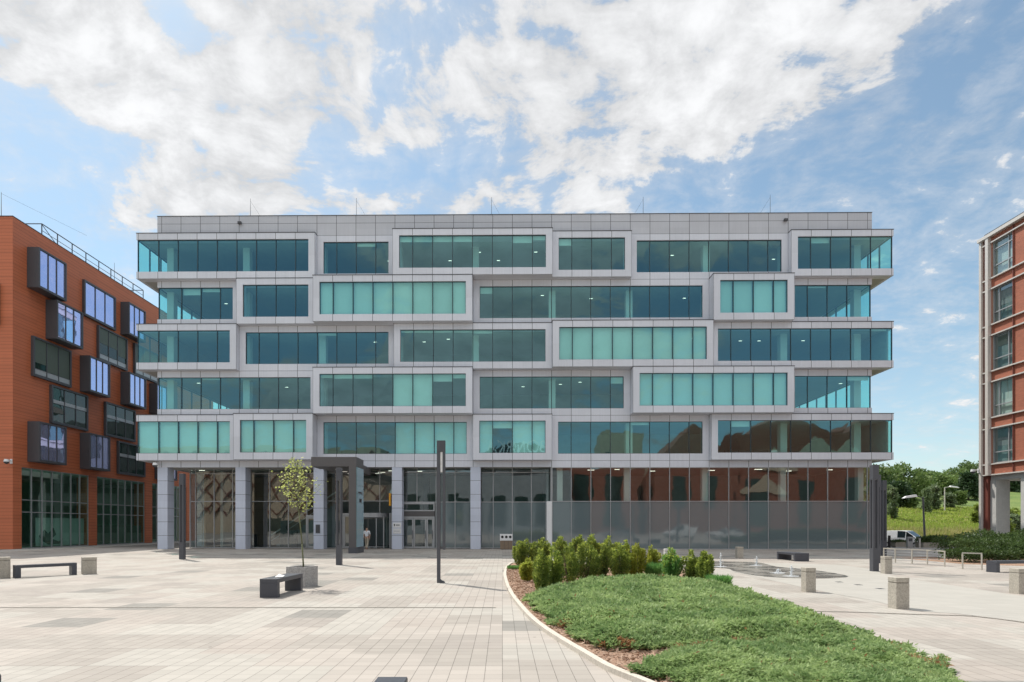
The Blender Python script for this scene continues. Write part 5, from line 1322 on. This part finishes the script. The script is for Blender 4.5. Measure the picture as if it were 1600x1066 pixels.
for s, hx, hy, hz in ((-1,-.21,-.17,.86),(1,.24,-.05,.82)):
    for i, ln in enumerate((.07,.08,.075,.06)):
        o_ = -.027+.018*i; a = Vector((hx, hy+o_, hz-.02)); bq = a+Vector((0,.008,-ln*.6)); fm.tube(a, bq, .009, .008, 6); fm.tube(bq, bq+Vector((-s*.012,.012,-ln*.5)), .008, .006, 6)
    fm.tube((hx,hy+.03,hz+.01),(hx-s*.01,hy+.06,hz-.04),.010,.007,6)
fm.build('fingers', 'skin', per)
# ================================================================== SKY, SUN, CAMERA
SUN_EL = 56.0; sd = Vector((-.66, .75, 0)).normalized(); az = math.atan2(sd.x, sd.y)
W = bpy.data.worlds.new('World'); SC.world = W; W.use_nodes = True
nt = W.node_tree; nt.nodes.clear()
out = nt.nodes.new('ShaderNodeOutputWorld'); bg = nt.nodes.new('ShaderNodeBackground'); bg.inputs[1].default_value = .15
nt.links.new(bg.outputs[0], out.inputs[0])
sky = nt.nodes.new('ShaderNodeTexSky'); sky.sky_type = 'NISHITA'; sky.sun_disc = False
sky.sun_elevation = R(SUN_EL); sky.sun_rotation = az; sky.air_density = 1.0; sky.dust_density = .6; sky.ozone_density = 1.6
d = nt.nodes.new('ShaderNodeTexCoord').outputs['Generated']; dx, dy, dz = sep(nt, d)
dzc = mth(nt, 'MAXIMUM', dz, .02)
pl = nt.nodes.new('ShaderNodeVectorMath'); pl.operation = 'DIVIDE'
den = mth(nt, 'ADD', dzc, .22); nt.links.new(comb(nt, dx, dy, 0.0), pl.inputs[0]); nt.links.new(comb(nt, den, den, 1.0), pl.inputs[1])
P = pl.outputs[0]
# warp, then two scales of cloud detail
wn = nt.nodes.new('ShaderNodeTexNoise'); wn.inputs['Scale'].default_value = 2.0; wn.inputs['Detail'].default_value = 3; nt.links.new(P, wn.inputs['Vector'])
wv = nt.nodes.new('ShaderNodeVectorMath'); wv.operation = 'MULTIPLY_ADD'; nt.links.new(wn.outputs['Color'], wv.inputs[0]); wv.inputs[1].default_value = (.22,.22,.0); nt.links.new(P, wv.inputs[2])
PW = wv.outputs[0]
nA = noise(nt, PW, 3.2, 9, .60); nB = noise(nt, PW, 13.0, 7, .62)
mp = nt.nodes.new('ShaderNodeMapping'); mp.inputs['Rotation'].default_value = (0,0,R(-38)); mp.inputs['Scale'].default_value = (4.5,14,1); nt.links.new(PW, mp.inputs[0])
nC = noise(nt, mp.outputs[0], 1.0, 6, .6)
# coverage: soft patches fixed on the sky ahead (tangent coordinates of the +Y direction)
yy = mth(nt, 'MAXIMUM', dy, .08); uv = comb(nt, mth(nt, 'DIVIDE', dx, yy), mth(nt, 'DIVIDE', dz, yy), 0.0)
def patch(px, py, rx, ry, rot, amp):
    m = nt.nodes.new('ShaderNodeMapping'); m.vector_type = 'TEXTURE'
    m.inputs['Location'].default_value = ((px-CX)/F, (CY-py)/F, 0); m.inputs['Rotation'].default_value = (0,0,R(rot)); m.inputs['Scale'].default_value = (rx/F, ry/F, 1)
    nt.links.new(uv, m.inputs[0]); g = nt.nodes.new('ShaderNodeTexGradient'); g.gradient_type = 'SPHERICAL'; nt.links.new(m.outputs[0], g.inputs[0])
    return mth(nt, 'MULTIPLY', g.outputs['Fac'], amp)
PATCH = [(70,40,290,170,-25,1.05),(190,170,330,75,-32,.75),(340,300,330,95,5,1.0),(430,60,330,190,0,1.1),(470,180,260,90,5,.7),(640,230,130,70,10,.45),(900,110,300,250,0,1.25),
 (1150,80,380,170,28,.95),(1090,215,280,70,18,.45),(745,310,110,50,0,.55),(940,320,200,45,0,.45),(1400,40,240,75,35,.65),(1385,150,80,100,20,.42),(1500,215,150,50,22,.18),(1290,210,110,60,30,.25),(1440,480,240,60,14,.08),(620,320,160,40,0,.6),
 (270,35,60,95,15,-.75),(612,105,48,105,-15,-.75),(510,225,75,60,-35,-.75),(590,270,130,48,10,-.5),(690,50,50,110,-10,-.45),(60,260,170,190,0,-.7),(725,240,55,85,0,-.6),(310,235,45,30,0,-.3),(1100,55,50,80,-30,-.4),(1060,230,60,60,0,-.35),(1000,280,300,50,0,-.25)]
cov = None
for a in PATCH:
    g_ = patch(*a); cov = g_ if cov is None else mth(nt, 'ADD', cov, g_)
back = mth(nt, 'LESS_THAN', dy, .05)
cov = mth(nt, 'MINIMUM', mth(nt, 'MAXIMUM', cov, -.5), .75)
up = ramp(nt, dz, .55, .8)
cov = mth(nt, 'MAXIMUM', cov, mth(nt, 'MULTIPLY', up, .2))
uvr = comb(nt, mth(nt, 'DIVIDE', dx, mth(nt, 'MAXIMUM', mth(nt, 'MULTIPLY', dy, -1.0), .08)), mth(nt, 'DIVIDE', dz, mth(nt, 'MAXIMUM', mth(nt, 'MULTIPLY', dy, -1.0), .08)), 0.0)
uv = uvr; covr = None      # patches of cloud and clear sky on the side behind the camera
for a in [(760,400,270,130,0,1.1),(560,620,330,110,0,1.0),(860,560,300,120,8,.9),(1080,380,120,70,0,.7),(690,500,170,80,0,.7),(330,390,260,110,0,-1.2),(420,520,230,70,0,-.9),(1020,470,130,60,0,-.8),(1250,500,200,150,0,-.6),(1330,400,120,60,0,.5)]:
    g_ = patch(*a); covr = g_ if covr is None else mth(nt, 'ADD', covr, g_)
covb = mth(nt, 'ADD', mth(nt, 'ADD', covr, mth(nt, 'MULTIPLY_ADD', noise(nt, P, .9, 2), .6, -.12)), mth(nt, 'MULTIPLY', ramp(nt, dz, .42, .6), .7))  # last term: unseen high rear cloud cover, added to lift the facade
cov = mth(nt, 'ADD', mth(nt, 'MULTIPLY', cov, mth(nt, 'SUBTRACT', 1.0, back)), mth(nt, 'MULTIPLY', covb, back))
nD = noise(nt, PW, 34.0, 5, .62)
det = mth(nt, 'ADD', mth(nt, 'ADD', mth(nt, 'MULTIPLY', nA, .32), mth(nt, 'MULTIPLY', nB, .34)), mth(nt, 'ADD', mth(nt, 'MULTIPLY', nC, .26), mth(nt, 'MULTIPLY', nD, .18)))
dens = mth(nt, 'ADD', mth(nt, 'MULTIPLY', cov, .62), mth(nt, 'MULTIPLY', mth(nt, 'SUBTRACT', det, .55), 3.0))
dens = mth(nt, 'SUBTRACT', dens, .20)
a1 = mth(nt, 'MAXIMUM', ramp(nt, dens, -.10, .20), mth(nt, 'MULTIPLY', ramp(nt, dens, -.42, .12), .32))
shade = mth(nt, 'ADD', mth(nt, 'MULTIPLY', ramp(nt, nB, .33, .66), .12), mth(nt, 'MULTIPLY', ramp(nt, nA, .34, .66), .13))
thick = ramp(nt, dens, .1, .6)
cb = mth(nt, 'MULTIPLY', mth(nt, 'ADD', mth(nt, 'MULTIPLY_ADD', thick, .12, .70), shade), 5.15)
# rear clouds: grey low down, unseen bright ones added higher to light the facade
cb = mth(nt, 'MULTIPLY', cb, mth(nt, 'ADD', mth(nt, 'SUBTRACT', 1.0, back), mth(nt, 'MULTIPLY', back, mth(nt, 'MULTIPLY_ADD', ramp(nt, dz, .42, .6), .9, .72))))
cc = scaled(nt, (.985, .99, 1.0), cb)
hz = ramp(nt, dz, .0, .35)
sky_raw = sky.outputs[0]
skyt = nt.nodes.new('ShaderNodeVectorMath'); skyt.operation = 'MULTIPLY'; nt.links.new(sky_raw, skyt.inputs[0]); skyt.inputs[1].default_value = (.84,.90,.80)
skyc = mixc(nt, mth(nt, 'MULTIPLY_ADD', hz, -.28, .36), skyt.outputs[0], (3.6, 4.2, 4.95))
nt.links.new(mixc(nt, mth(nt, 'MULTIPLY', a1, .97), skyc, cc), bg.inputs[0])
sl = bpy.data.lights.new('sun', 'SUN'); sl.energy = 3.7; sl.angle = R(.53); sl.color = (1, .95, .87)
so = bpy.data.objects.new('sun', sl); COL.objects.link(so)
sv = Vector((sd.x*math.cos(R(SUN_EL)), sd.y*math.cos(R(SUN_EL)), math.sin(R(SUN_EL))))
so.rotation_euler = sv.to_track_quat('Z', 'Y').to_euler(); so.location = (0, 0, 60)
cam = bpy.data.cameras.new('camera'); co = bpy.data.objects.new('camera', cam); COL.objects.link(co); SC.camera = co
co.location = (0, 0, CH); co.rotation_euler = (R(90), 0, 0)
cam.sensor_width = 36; cam.sensor_fit = 'HORIZONTAL'; cam.lens = 36*F/1600
cam.shift_x = (800-CX)/1600; cam.shift_y = (CY-533)/1600
cam.clip_start = .1; cam.clip_end = 6000
SC.view_settings.view_transform = 'Standard'; SC.view_settings.look = 'None'; SC.view_settings.exposure = 0.3; SC.view_settings.gamma = 1
SC.render.engine = 'CYCLES'
cy = SC.cycles; cy.max_bounces = 10; cy.diffuse_bounces = 4; cy.glossy_bounces = 5; cy.transparent_max_bounces = 24; cy.transmission_bounces = 4
cy.sample_clamp_indirect = 6; cy.caustics_reflective = False; cy.caustics_refractive = False
cy.use_denoising = True
try: cy.denoiser = 'OPENIMAGEDENOISE'
except Exception: pass
